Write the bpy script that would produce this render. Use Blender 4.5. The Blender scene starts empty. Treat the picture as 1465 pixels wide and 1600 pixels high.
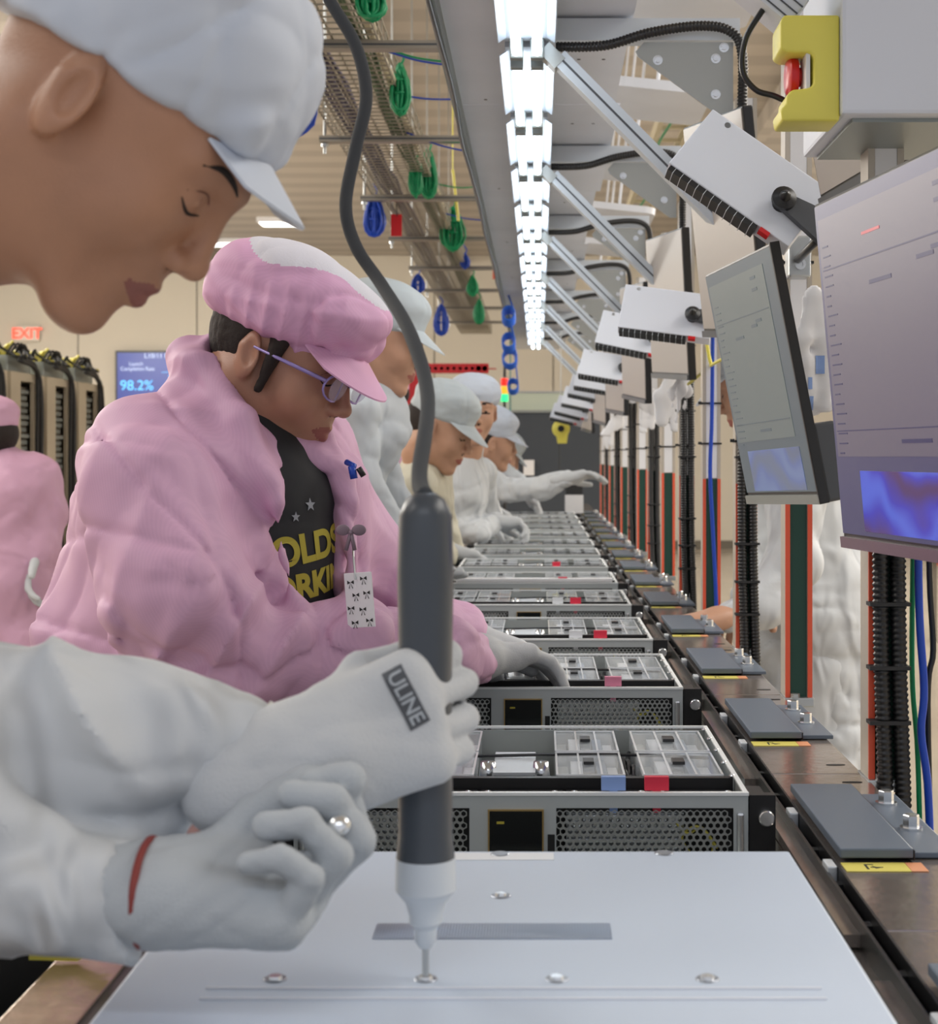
import bpy, bmesh, math, random
import numpy as np
from mathutils import Vector, Matrix, Euler
random.seed(7)
PI = math.pi
SC = bpy.context.scene
C = SC.collection

# ------------------------------------------------------------ camera
cam_d = bpy.data.cameras.new('camera'); cam = bpy.data.objects.new('camera', cam_d); C.objects.link(cam)
cam.location = (0, 0, 1.335); cam.rotation_euler = (PI/2, 0, 0)
cam_d.sensor_fit = 'HORIZONTAL'; cam_d.sensor_width = 36.0
cam_d.lens = 2400/1465*36.0
cam_d.shift_x = -109.5/1465; cam_d.shift_y = -88/1465
cam_d.clip_start = 0.05; cam_d.clip_end = 100
cam_d.dof.use_dof = True; cam_d.dof.focus_distance = 1.9; cam_d.dof.aperture_fstop = 14
SC.camera = cam
# ------------------------------------------------------------ world and lights
W = bpy.data.worlds.new('world'); SC.world = W; W.use_nodes = True
W.node_tree.nodes['Background'].inputs[0].default_value = (0.90, 0.92, 1.0, 1)
W.node_tree.nodes['Background'].inputs[1].default_value = 0.5
def area(name, loc, rot, sx, sy, power, col):
    d = bpy.data.lights.new(name, 'AREA'); d.shape = 'RECTANGLE'; d.size = sx; d.size_y = sy
    d.energy = power; d.color = col
    o = bpy.data.objects.new(name, d); C.objects.link(o); o.location = loc; o.rotation_euler = rot
    return o
area('overhead_fill', (-3.2, 2.2, 4.0), (0, 0, 0), 1.6, 5.0, 110, (1.0, .96, .90))  # this and the next three: unseen area lights, added to brighten the hall
area('overhead_fill', (3.2, 2.5, 4.0), (0, 0, 0), 1.6, 5.0, 130, (1.0, .96, .90))
area('overhead_fill', (-6.4, 12.0, 4.0), (0, 0, 0), 1.6, 9.0, 420, (1.0, .95, .88))
area('overhead_fill', (5.2, 10.0, 4.0), (0, 0, 0), 1.6, 9.0, 250, (1.0, .95, .88))
area('overhead_fill', (-0.4, -1.8, 3.6), (math.radians(-28), 0, 0), 3.0, 1.2, 75, (.88, .93, 1.0))  # unseen tilted fill behind the camera, added to light the foreground
def fill_point(loc, power):
    d = bpy.data.lights.new('room_fill', 'POINT'); d.shadow_soft_size = .35; d.energy = power; d.color = (1.0, .97, .92)  # unseen point light outside the view, added to brighten ceiling and walls
    o = bpy.data.objects.new('room_fill', d); C.objects.link(o); o.location = loc
for loc, pw in (((-6.8, 16.5, 3.1), 150), ((-5.6, 10.5, 3.1), 120), ((-4.0, 5.0, 3.2), 80), ((5.6, 15.0, 3.1), 150), ((4.4, 8.5, 3.1), 110), ((3.2, 3.0, 3.1), 60)): fill_point(loc, pw)
SC.view_settings.view_transform = 'Standard'; SC.view_settings.look = 'None'
SC.view_settings.exposure = 0.3; SC.view_settings.gamma = 1.0; SC.view_settings.use_curve_mapping = False

# ------------------------------------------------------------ materials
MT = {}
def mat(name, col, rough=.5, metal=0.0, spec=None, emis=None, estr=0, bump=0, bscale=60, bdist=.002, var=0, vscale=8, stretch=None, coat=0):
    if name in MT: return MT[name]
    m = bpy.data.materials.new(name); m.use_nodes = True; MT[name] = m
    nt = m.node_tree; b = nt.nodes['Principled BSDF']
    b.inputs['Base Color'].default_value = (*col, 1); b.inputs['Roughness'].default_value = rough
    b.inputs['Metallic'].default_value = metal
    if coat: b.inputs['Coat Weight'].default_value = coat
    if spec is not None: b.inputs['Specular IOR Level'].default_value = spec
    if emis: b.inputs['Emission Color'].default_value = (*emis, 1); b.inputs['Emission Strength'].default_value = estr
    if bump or var:
        tc = nt.nodes.new('ShaderNodeTexCoord'); mp = nt.nodes.new('ShaderNodeMapping')
        nt.links.new(tc.outputs['Object'], mp.inputs[0])
        if stretch: mp.inputs['Scale'].default_value = stretch
        if bump:
            n = nt.nodes.new('ShaderNodeTexNoise'); n.inputs['Scale'].default_value = bscale; n.inputs['Detail'].default_value = 3 if bdist < .01 else .8; n.inputs['Distortion'].default_value = 0 if bdist < .01 else .6
            bp = nt.nodes.new('ShaderNodeBump'); bp.inputs['Strength'].default_value = bump; bp.inputs['Distance'].default_value = bdist
            nt.links.new(mp.outputs[0], n.inputs['Vector']); nt.links.new(n.outputs[0], bp.inputs['Height']); nt.links.new(bp.outputs[0], b.inputs['Normal'])
        if var:
            n = nt.nodes.new('ShaderNodeTexNoise'); n.inputs['Scale'].default_value = vscale; n.inputs['Detail'].default_value = 4
            r = nt.nodes.new('ShaderNodeValToRGB')
            r.color_ramp.elements[0].position = .3; r.color_ramp.elements[1].position = .7
            r.color_ramp.elements[0].color = (*[max(0, c*(1-var)) for c in col], 1)
            r.color_ramp.elements[1].color = (*[min(1, c*(1+var)) for c in col], 1)
            nt.links.new(mp.outputs[0], n.inputs['Vector']); nt.links.new(n.outputs[0], r.inputs[0]); nt.links.new(r.outputs[0], b.inputs['Base Color'])
    return m
def stripes(name, c1, c2, scale, rough=.6, direction='X', width=.5, bump=.0, rot=(0,0,0)):
    m = bpy.data.materials.new(name); m.use_nodes = True; MT[name] = m; nt = m.node_tree; b = nt.nodes['Principled BSDF']
    b.inputs['Roughness'].default_value = rough
    tc = nt.nodes.new('ShaderNodeTexCoord'); mp = nt.nodes.new('ShaderNodeMapping'); mp.inputs['Rotation'].default_value = rot
    w = nt.nodes.new('ShaderNodeTexWave'); w.bands_direction = direction; w.inputs['Scale'].default_value = scale
    w.inputs['Distortion'].default_value = 0
    r = nt.nodes.new('ShaderNodeValToRGB'); r.color_ramp.elements[0].color = (*c1, 1); r.color_ramp.elements[1].color = (*c2, 1)
    r.color_ramp.elements[0].position = width-.12; r.color_ramp.elements[1].position = width+.12
    nt.links.new(tc.outputs['Object'], mp.inputs[0]); nt.links.new(mp.outputs[0], w.inputs['Vector']); nt.links.new(w.outputs['Fac'], r.inputs[0])
    nt.links.new(r.outputs[0], b.inputs['Base Color'])
    if bump:
        bp = nt.nodes.new('ShaderNodeBump'); bp.inputs['Strength'].default_value = .75; bp.inputs['Distance'].default_value = .032
        n2 = nt.nodes.new('ShaderNodeTexNoise'); n2.inputs['Scale'].default_value = 11; n2.inputs['Detail'].default_value = .7; n2.inputs['Distortion'].default_value = .4; nt.links.new(tc.outputs['Object'], n2.inputs['Vector'])
        nt.links.new(n2.outputs[0], bp.inputs['Height']); nt.links.new(bp.outputs[0], b.inputs['Normal'])
    return m
def clear(name, col, tr, rough=.05):
    m = bpy.data.materials.new(name); m.use_nodes = True; MT[name] = m; nt = m.node_tree
    out = nt.nodes['Material Output']; g = nt.nodes['Principled BSDF']; g.inputs['Base Color'].default_value = (*col, 1); g.inputs['Roughness'].default_value = rough
    t = nt.nodes.new('ShaderNodeBsdfTransparent'); t.inputs[0].default_value = (1, 1, 1, 1)
    mx = nt.nodes.new('ShaderNodeMixShader'); mx.inputs[0].default_value = tr
    nt.links.new(g.outputs[0], mx.inputs[1]); nt.links.new(t.outputs[0], mx.inputs[2]); nt.links.new(mx.outputs[0], out.inputs[0])
    return m

mat('steel', (.50, .52, .52), .32, .85, bump=.05, bscale=300)
mat('steel_dull', (.30, .33, .32), .42, .6)
mat('steel_bright', (.80, .82, .84), .22, .9)
mat('chassis', (.42, .45, .44), .38, .55)
mat('alu', (.66, .70, .74), .42, .45)
mat('alu_brace', (.60, .65, .70), .45, .35)
mat('canopy_metal', (.74, .77, .84), .42, .1, var=.06, vscale=3)
mat('gusset', (.42, .43, .41), .35, .6)
mat('post_alu', (.52, .47, .40), .45, .25)
mat('white_plastic', (.80, .80, .82), .4)
mat('box_white', (.70, .73, .80), .45)
mat('black_plastic', (.012, .012, .013), .35)
mat('black_matte', (.02, .02, .021), .6)
mat('dark_grey', (.07, .075, .085), .4)
mat('slate', (.045, .055, .07), .6)
mat('plate_blue', (.115, .145, .19), .42, .1)
mat('deck', (.40, .35, .32), .2, .75, bump=.12, bscale=90, var=.12, vscale=40)
mat('deck_gold', (.48, .37, .29), .25, .75, bump=.3, bscale=70, var=.2, vscale=30)
mat('lid_paint', (.53, .61, .73), .48, .0)
mat('lid_mark', (.30, .33, .38), .3, .5)
mat('orange', (.78, .105, .045), .4)
mat('green_panel', (.008, .055, .038), .45)
mat('yellow', (.80, .72, .12), .4)
mat('yellow_label', (.68, .60, .14), .45)
mat('orange_label', (.65, .28, .14), .5)
mat('red', (.62, .01, .015), .3)
mat('red_beam', (.50, .012, .02), .4)
mat('blue_cable', (.01, .06, .45), .35)
mat('green_cable', (.0, .28, .10), .4)
mat('green_bundle', (.11, .17, .08), .55, var=.5, vscale=50)
mat('purple_bundle', (.11, .09, .15), .55, var=.6, vscale=50)
mat('cream_cable', (.62, .55, .38), .5)
mat('strut', (.34, .31, .26), .4, .5)
mat('tray_wire', (.42, .38, .30), .4, .5)
mat('beige_rack', (.52, .45, .34), .5)
mat('beige_dark', (.16, .14, .11), .5)
mat('wood', (.45, .28, .12), .5)
mat('gold', (.55, .38, .16), .3, .8)
mat('screen_black', (.004, .005, .006), .08)
mat('paper', (.80, .80, .82), .6)
mat('glove', (.43, .465, .50), .75, bump=.35, bscale=700)
mat('glove_white', (.55, .57, .59), .75, bump=.3, bscale=600)
mat('cloth_white', (.60, .625, .65), .7, bump=.9, bscale=16, bdist=.04, stretch=(1, 1, .45))
mat('cloth_near', (.60, .625, .65), .7, bump=1.0, bscale=17, bdist=.045, stretch=(1, 1, .45))
mat('cloth_cream', (.60, .57, .46), .75, bump=.9, bscale=14, bdist=.04, stretch=(1, 1, .45))
mat('cloth_grey', (.52, .56, .60), .75, bump=.7, bscale=14, bdist=.022, stretch=(1, 1, .5))
mat('cap_white', (.54, .59, .68), .75, bump=.7, bscale=13, bdist=.022, stretch=(.6, 1, 1.6))
mat('cap_grey', (.46, .51, .54), .75, bump=.6, bscale=12, bdist=.022, stretch=(.6, 1, 1.6))
mat('navy', (.03, .06, .20), .7)
mat('tshirt', (.016, .017, .02), .8)
mat('tshirt_print', (.42, .36, .04), .7)
mat('tshirt_star', (.30, .32, .36), .7)
mat('trousers', (.04, .05, .08), .8)
mat('hair', (.018, .011, .009), .8, bump=.5, bscale=200)
mat('dark_line', (.03, .015, .012), .6)
mat('eye_white', (.6, .58, .55), .2)
mat('skin_near', (.40, .205, .125), .48, bump=.15, bscale=500, var=.10, vscale=14)
mat('lip_near', (.26, .095, .075), .45)
mat('skin_woman', (.43, .215, .14), .45, bump=.15, bscale=500, var=.10, vscale=14)
mat('lip_woman', (.30, .10, .08), .4)
mat('skin_light', (.52, .29, .19), .5, var=.08, vscale=14)
mat('lip_light', (.40, .13, .10), .45)
for nm, cc in (('pink', (.66, .34, .52)),):
    pass
stripes('pink_cloth', (.655, .39, .56), (.635, .376, .545), 95, .62, 'X', .5, .03, rot=(0, .5, .7))
stripes('pink_cap', (.70, .385, .58), (.675, .37, .56), 95, .62, 'Y', .5, .03)
mat('pink_plain', (.62, .36, .50), .65, bump=.7, bscale=12, bdist=.025)
mat('floor_concrete', (.52, .46, .38), .16, 0, var=.10, vscale=.8, bump=.02, bscale=4)
mat('wall_cream', (.68, .63, .54), .7)
stripes('ceiling_deck', (.50, .455, .40), (.42, .38, .335), .55, .7, 'Y')
mat('led', (1, 1, 1), .5, emis=(.86, .94, 1.0), estr=5.5)
mat('ceiling_led', (1, 1, 1), .5, emis=(1, .98, .93), estr=3)
mat('reflector', (.42, .47, .54), .4, .3)
mat('screen_blue', (.01, .02, .10), .3, emis=(.012, .03, .22), estr=1)
mat('screen_cyan', (.1, .5, .9), .3, emis=(.08, .45, .9), estr=1)
mat('screen_white', (.5, .6, .8), .3, emis=(.5, .6, .8), estr=.8)
mat('exit_red', (.8, .05, .03), .4, emis=(1, .09, .05), estr=1.2)
mat('exit_face', (.75, .7, .62), .4)
mat('lamp_red', (.7, .02, .01), .3, emis=(.9, .02, .01), estr=.6)
mat('lamp_amber', (.8, .4, .02), .3, emis=(.9, .45, .02), estr=.6)
mat('lamp_green', (.02, .7, .2), .3, emis=(.02, .8, .25), estr=1.0)
mat('teal_hose', (.0, .22, .24), .4)
mat('hose_blue', (.02, .13, .62), .3)
clear('acrylic', (.75, .80, .84), .62)
clear('acrylic_edge', (.85, .88, .92), .35)
clear('lens', (.35, .30, .60), .72)
mat('rim_sheen', (.86, .89, .90), .35, .1)  # lamp reflection along the server rims, put into a pale base colour
mat('card_white', (.74, .77, .82), .4)
mat('card_blue', (.30, .36, .46), .4, .2)
mat('card_grey', (.42, .44, .43), .4, .2)
mat('chip', (.02, .02, .022), .3)
mat('foil', (.62, .64, .66), .18, .95, bump=.6, bscale=40)
mat('pcb', (.03, .07, .05), .5, var=.6, vscale=120)
def screen_mat(name, col, estr):
    return mat(name, col, .35, emis=col, estr=estr, spec=.35)
screen_mat('scr_green_grey', (.075, .095, .11), .5)
screen_mat('scr_green_win', (.11, .13, .13), .5)
screen_mat('scr_purple', (.05, .05, .11), .5)
screen_mat('scr_purple_win', (.095, .085, .12), .5)
screen_mat('scr_side', (.075, .10, .22), .75)
screen_mat('scr_text', (.03, .03, .10), .3)
screen_mat('scr_red', (.4, .06, .08), .5)
screen_mat('scr_taupe', (.22, .19, .165), .45)
def bloom_mat(name, c1, c2, c3, estr):
    m = bpy.data.materials.new(name); m.use_nodes = True; MT[name] = m; nt = m.node_tree; b = nt.nodes['Principled BSDF']
    tc = nt.nodes.new('ShaderNodeTexCoord'); mp = nt.nodes.new('ShaderNodeMapping'); mp.inputs['Rotation'].default_value = (.7, 0, 0)
    w = nt.nodes.new('ShaderNodeTexWave'); w.bands_direction = 'Y'; w.inputs['Scale'].default_value = 7; w.inputs['Distortion'].default_value = 9; w.inputs['Detail Scale'].default_value = .9
    r = nt.nodes.new('ShaderNodeValToRGB'); r.color_ramp.elements[0].color = (*c1, 1); r.color_ramp.elements[1].color = (*c3, 1)
    e = r.color_ramp.elements.new(.6); e.color = (*c2, 1)
    nt.links.new(tc.outputs['Object'], mp.inputs[0]); nt.links.new(mp.outputs[0], w.inputs['Vector']); nt.links.new(w.outputs['Fac'], r.inputs[0])
    nt.links.new(r.outputs[0], b.inputs['Base Color']); nt.links.new(r.outputs[0], b.inputs['Emission Color']); b.inputs['Emission Strength'].default_value = estr
    b.inputs['Roughness'].default_value = .15
bloom_mat('bloom', (.05, .03, .10), (.03, .035, .33), (.05, .09, .45), .65)
bloom_mat('bloom_dim', (.12, .14, .20), (.11, .14, .28), (.13, .17, .30), .5)

# ------------------------------------------------------------ mesh building
class MB:
    def __init__(s): s.v = []; s.f = []
    def add(s, vs, fs):
        n = len(s.v); s.v += [tuple(v) for v in vs]; s.f += [tuple(i+n for i in f) for f in fs]; return s
    def box(s, x0, x1, y0, y1, z0, z1, M=None):
        vs = [Vector((x, y, z)) for x in (x0, x1) for y in (y0, y1) for z in (z0, z1)]
        if M is not None: vs = [M @ v for v in vs]
        return s.add(vs, [(0,1,3,2), (4,6,7,5), (0,4,5,1), (2,3,7,6), (0,2,6,4), (1,5,7,3)])
    def bbox(s, x0, x1, y0, y1, z0, z1, b=.003, M=None):
        # box with chamfered corners seen along every axis
        bm = bmesh.new(); bmesh.ops.create_cube(bm, size=1)
        for v in bm.verts: v.co = Vector(((x0+x1)/2+v.co.x*(x1-x0), (y0+y1)/2+v.co.y*(y1-y0), (z0+z1)/2+v.co.z*(z1-z0)))
        bmesh.ops.bevel(bm, geom=list(bm.edges), offset=b, segments=2, affect='EDGES', profile=.6)
        if M is not None: bm.transform(M)
        bm.verts.index_update()
        s.add([v.co.copy() for v in bm.verts], [[v.index for v in f.verts] for f in bm.faces]); bm.free(); return s
    def prism(s, pts, axis, a, b, M=None):
        n = len(pts)
        def mk(p, t):
            if axis == 'y': v = (p[0], t, p[1])
            elif axis == 'x': v = (t, p[0], p[1])
            else: v = (p[0], p[1], t)
            v = Vector(v); return M @ v if M is not None else v
        vs = [mk(p, a) for p in pts]+[mk(p, b) for p in pts]
        fs = [tuple(range(n))[::-1], tuple(range(n, 2*n))]+[(i, (i+1) % n, n+(i+1) % n, n+i) for i in range(n)]
        return s.add(vs, fs)
    def tube(s, pts, r, seg=8, caps=True):
        pts = [Vector(p) for p in pts]; n = len(pts); rings = []
        rr = r if isinstance(r, (list, tuple)) else [r]*n
        up = None
        for i, p in enumerate(pts):
            d = (pts[min(i+1, n-1)]-pts[max(i-1, 0)])
            d = d.normalized() if d.length > 1e-9 else Vector((0, 0, 1))
            if up is None:
                up = Vector((0, 0, 1)) if abs(d.z) < .9 else Vector((1, 0, 0))
            u = (up-d*up.dot(d)); u = u.normalized() if u.length > 1e-6 else d.orthogonal().normalized()
            up = u; w = d.cross(u)
            rings.append([p+(u*math.cos(2*PI*k/seg)+w*math.sin(2*PI*k/seg))*rr[i] for k in range(seg)])
        vs = [v for rg in rings for v in rg]
        fs = [(i*seg+k, i*seg+(k+1) % seg, (i+1)*seg+(k+1) % seg, (i+1)*seg+k) for i in range(n-1) for k in range(seg)]
        if caps: fs += [tuple(range(seg))[::-1], tuple((n-1)*seg+k for k in range(seg))]
        return s.add(vs, fs)
    def cyl(s, a, b, r, seg=16, r2=None): return s.tube([a, b], [r, r if r2 is None else r2], seg)
    def ball(s, c, r, seg=12):
        c = Vector(c); r = r if hasattr(r, '__len__') else (r, r, r); vs = []; fs = []
        for i in range(1, seg):
            th = PI*i/seg
            for k in range(seg*2):
                ph = PI*k/seg; vs.append(c+Vector((r[0]*math.sin(th)*math.cos(ph), r[1]*math.sin(th)*math.sin(ph), r[2]*math.cos(th))))
        m = seg*2
        for i in range(seg-2):
            for k in range(m): fs.append((i*m+k, (i+1)*m+k, (i+1)*m+(k+1) % m, i*m+(k+1) % m))
        t = len(vs); vs += [c+Vector((0, 0, r[2])), c-Vector((0, 0, r[2]))]
        for k in range(m): fs.append((t, k, (k+1) % m)); fs.append((t+1, (seg-2)*m+(k+1) % m, (seg-2)*m+k))
        return s.add(vs, fs)
    def lathe(s, prof, c, seg=20, M=None):
        c = Vector(c); vs = []; fs = []
        for (r, z) in prof:
            for k in range(seg):
                v = Vector((r*math.cos(2*PI*k/seg), r*math.sin(2*PI*k/seg), z)); v = M @ v if M is not None else v; vs.append(c+v)
        n = len(prof)
        for i in range(n-1):
            for k in range(seg): fs.append((i*seg+k, i*seg+(k+1) % seg, (i+1)*seg+(k+1) % seg, (i+1)*seg+k))
        fs += [tuple(range(seg))[::-1], tuple((n-1)*seg+k for k in range(seg))]
        return s.add(vs, fs)
    def build(s, name, m, parent=None, smooth=False):
        me = bpy.data.meshes.new(name); me.from_pydata(s.v, [], s.f); me.update()
        bm = bmesh.new(); bm.from_mesh(me); bmesh.ops.recalc_face_normals(bm, faces=bm.faces); bm.to_mesh(me); bm.free()
        if smooth is True: me.shade_smooth()
        elif smooth:
            me.shade_smooth(); me.set_sharp_from_angle(angle=smooth)
        me.materials.append(MT[m] if isinstance(m, str) else m)
        o = bpy.data.objects.new(name, me); C.objects.link(o)
        if parent is not None: o.parent = parent
        return o
SM = math.radians(35)
def B(): return MB()
def tag(o, label, cat=None, group=None, kind=None):
    if label: o['label'] = label
    if cat: o['category'] = cat
    if group: o['group'] = group
    if kind: o['kind'] = kind
    return o
def empty(name, loc, rz=0, label=None, cat=None, group=None):
    o = bpy.data.objects.new(name, None); C.objects.link(o); o.location = loc; o.rotation_euler = (0, 0, rz); o.empty_display_size = .05
    return tag(o, label, cat, group)
CH = {}
def kids(o): return [c for c in bpy.data.objects if c.parent == o]
def copy_tree(o, parent=None):
    c = o.copy(); C.objects.link(c); c.parent = parent
    for ch in kids(o): copy_tree(ch, c)
    return c
from mathutils.bvhtree import BVHTree
def conform(o, target, d, off, sub=0):
    # lay a flat print onto the surface under it, along direction d (world)
    wt = target.matrix_world if target.parent is None else target.parent.matrix_basis @ target.matrix_parent_inverse @ target.matrix_basis
    bm = bmesh.new(); bm.from_mesh(target.data); tree = BVHTree.FromBMesh(bm); bm.free()
    d = Vector(d).normalized()
    for v in o.data.vertices:
        h = tree.ray_cast(v.co-d*.08, d, .2)
        if h[0] is not None: v.co = h[0]-d*off
    o.data.update()
def struct(o): o['kind'] = 'structure'; return o
def P(px, py, Y): return Vector(((px-842)*Y/2400, Y, 1.335-(py-712)*Y/2400))
def spline(pts, n=8):
    pts = [Vector(p) for p in pts]; out = []
    for i in range(len(pts)-1):
        p0 = pts[max(i-1, 0)]; p1 = pts[i]; p2 = pts[i+1]; p3 = pts[min(i+2, len(pts)-1)]
        for k in range(n):
            t = k/n; out.append(.5*((2*p1)+(p2-p0)*t+(2*p0-5*p1+4*p2-p3)*t*t+(3*p1-p0-3*p2+p3)*t**3))
    out.append(pts[-1]); return out
def text_obj(name, body, size, m, M, parent, depth=.0006, bold=0):
    cu = bpy.data.curves.new(name, 'FONT'); cu.body = body; cu.size = size; cu.extrude = depth; cu.align_x = 'CENTER'; cu.align_y = 'CENTER'; cu.offset = bold
    o = bpy.data.objects.new(name, cu); C.objects.link(o)
    me = bpy.data.meshes.new_from_object(o.evaluated_get(bpy.context.evaluated_depsgraph_get()))
    bpy.data.objects.remove(o); bpy.data.curves.remove(cu)
    me.transform(M); me.materials.clear(); me.materials.append(MT[m])
    o = bpy.data.objects.new(name, me); C.objects.link(o); o.parent = parent
    return o

# ------------------------------------------------------------ organic surfaces: signed distance field, surface nets
def rc(a, b, ra, rb, k=.01, M=None, sc=None, op='add'): return dict(t='rc', a=np.array(a, float), b=np.array(b, float), ra=ra, rb=rb, k=k, M=M, sc=sc, op=op)
def el(c, r, k=.01, M=None, rot=None, op='add'):
    R = np.array(Euler(rot).to_matrix()) if rot else None
    return dict(t='el', c=np.array(c, float), r=np.array(r if hasattr(r, '__len__') else (r, r, r), float), k=k, M=M, R=R, op=op)
def bxp(c, h, rr=.0, k=.01, M=None, rot=None, op='add'):
    R = np.array(Euler(rot).to_matrix()) if rot else None
    return dict(t='bx', c=np.array(c, float), h=np.array(h, float), rr=rr, k=k, M=M, R=R, op=op)
def chain(pts, rs, k=.02, M=None, sc=None):
    return [rc(pts[i], pts[i+1], rs[i], rs[i+1], k if i else k, M, sc) for i in range(len(pts)-1)]
def prim_bounds(p):
    if p['t'] == 'rc':
        pts = [p['a'], p['b']]; rad = max(p['ra'], p['rb'])*(1.0 if p['sc'] is None else max(p['sc']))
    elif p['t'] == 'el': pts = [p['c']]; rad = float(max(p['r']))
    else: pts = [p['c']]; rad = float(np.linalg.norm(p['h']))+p['rr']
    if p['M'] is not None: pts = [np.array(p['M'] @ Vector(q)) for q in pts]
    pts = np.array(pts); return pts.min(0)-rad, pts.max(0)+rad
def prim_eval(p, Q):
    if p['M'] is not None:
        Mi = np.array(p['M'].inverted()); Q = Q @ Mi[:3, :3].T+Mi[:3, 3]
    if p['t'] == 'rc':
        a, b = p['a'], p['b']
        if p['sc'] is not None:
            sc = np.array(p['sc']); Q = Q/sc; a = a/sc; b = b/sc
        ba = b-a; pa = Q-a; h = np.clip(pa @ ba/max(ba @ ba, 1e-12), 0, 1)
        d = np.sqrt(((pa-h[:, None]*ba)**2).sum(1))-(p['ra']+(p['rb']-p['ra'])*h)
        return d*(min(p['sc']) if p['sc'] is not None else 1)
    q = Q-p['c']
    if p.get('R') is not None: q = q @ p['R']
    if p['t'] == 'el':
        k0 = np.sqrt(((q/p['r'])**2).sum(1)); k1 = np.sqrt(((q/p['r']**2)**2).sum(1))+1e-9
        return k0*(k0-1)/k1
    w = np.abs(q)-p['h']; return np.sqrt((np.maximum(w, 0)**2).sum(1))+np.minimum(w.max(1), 0)-p['rr']
def sdf_mesh(name, prims, vox, mats, parent, fold=None, matfn=None):
    lo = np.full(3, 1e9); hi = -lo
    for p in prims:
        if p['op'] == 'add':
            a, b = prim_bounds(p); lo = np.minimum(lo, a); hi = np.maximum(hi, b)
    lo -= vox*3; hi += vox*3; n = np.ceil((hi-lo)/vox).astype(int)+1
    D = np.full(n, .2, np.float32)
    ax = [lo[i]+vox*np.arange(n[i]) for i in range(3)]
    for p in prims:
        a, b = prim_bounds(p); mg = p['k']+vox*3+.012
        i0 = np.maximum(((a-mg-lo)/vox).astype(int), 0); i1 = np.minimum(((b+mg-lo)/vox).astype(int)+2, n)
        if (i1 <= i0).any(): continue
        sl = tuple(slice(i0[i], i1[i]) for i in range(3))
        G = np.stack(np.meshgrid(*[ax[i][sl[i]] for i in range(3)], indexing='ij'), -1)
        d = prim_eval(p, G.reshape(-1, 3)).reshape(G.shape[:3]); o = D[sl]; k = max(p['k'], 1e-5)
        if p['op'] == 'add':
            h = np.maximum(k-np.abs(o-d), 0)/k; D[sl] = np.minimum(o, d)-h*h*k/4
        elif p['op'] == 'sub':
            h = np.maximum(k-np.abs(-o-d), 0)/k; D[sl] = -(np.minimum(-o, d)-h*h*k/4)
    if fold:
        msk = np.abs(D) < .04; idx = np.argwhere(msk); Q = lo+idx*vox
        D[msk] += fold(Q).astype(np.float32)
    neg = D < 0
    neg[0] = neg[-1] = False; neg[:, 0] = neg[:, -1] = False; neg[:, :, 0] = neg[:, :, -1] = False
    D = np.where(neg, np.minimum(D, -1e-6), np.maximum(D, 1e-6))
    cn = tuple(n-1); acc = np.zeros(cn+(3,), np.float32); cnt = np.zeros(cn, np.float32)
    corners = [(i, j, k) for i in (0, 1) for j in (0, 1) for k in (0, 1)]
    def sub(A, c): return A[c[0]:c[0]+cn[0], c[1]:c[1]+cn[1], c[2]:c[2]+cn[2]]
    for c in corners:
        for d in range(3):
            if c[d]: continue
            e = list(c); e[d] = 1; e = tuple(e)
            A = sub(D, c); Bv = sub(D, e); cr = (A < 0) != (Bv < 0)
            t = np.where(cr, A/(A-Bv+1e-12*(~cr)), 0)
            for q in range(3): acc[..., q] += np.where(cr, c[q]+(t if q == d else 0), 0)
            cnt += cr
    act = cnt > 0; ids = np.full(cn, -1, np.int64); ids[act] = np.arange(act.sum())
    V = lo+(np.argwhere(act)+acc[act]/cnt[act][:, None])*vox
    F = []
    for d in range(3):
        o1, o2 = [(1, 2), (2, 0), (0, 1)][d]
        A = [slice(1, -1)]*3; A[d] = slice(0, n[d]-1)
        Bs = list(A); Bs[d] = slice(1, n[d])
        a = D[tuple(A)] < 0; b = D[tuple(Bs)] < 0; cr = np.argwhere(a != b); 
        if not len(cr): continue
        sg = a[tuple(cr.T)]
        base = cr.copy(); base[:, o1] += 1; base[:, o2] += 1
        def cell(s1, s2):
            c = base.copy(); c[:, o1] -= s1; c[:, o2] -= s2; return ids[tuple(c.T)]
        q = np.stack([cell(1, 1), cell(0, 1), cell(0, 0), cell(1, 0)], 1)
        q[~sg] = q[~sg][:, ::-1]; F.append(q)
    F = np.concatenate(F); F = F[(F >= 0).all(1)]
    me = bpy.data.meshes.new(name)
    me.vertices.add(len(V)); me.vertices.foreach_set('co', V.astype(np.float32).ravel())
    me.loops.add(F.size); me.loops.foreach_set('vertex_index', F.astype(np.int32).ravel())
    me.polygons.add(len(F)); me.polygons.foreach_set('loop_start', np.arange(0, F.size, 4, dtype=np.int32)); me.polygons.foreach_set('loop_total', np.full(len(F), 4, np.int32))
    me.update(calc_edges=True); me.validate(); me.shade_smooth()
    for m in (mats if isinstance(mats, (list, tuple)) else [mats]): me.materials.append(MT[m])
    if matfn is not None and len(me.polygons) == len(F):
        cen = V[F].mean(1); me.polygons.foreach_set('material_index', matfn(cen).astype(np.int32))
    o = bpy.data.objects.new(name, me); C.objects.link(o); o.parent = parent
    if parent is not None:
        # meshes are modelled in world space: give back the offset of the thing's empty
        o.matrix_parent_inverse = Matrix.Translation(-Vector(parent.location))
    return o
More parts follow.
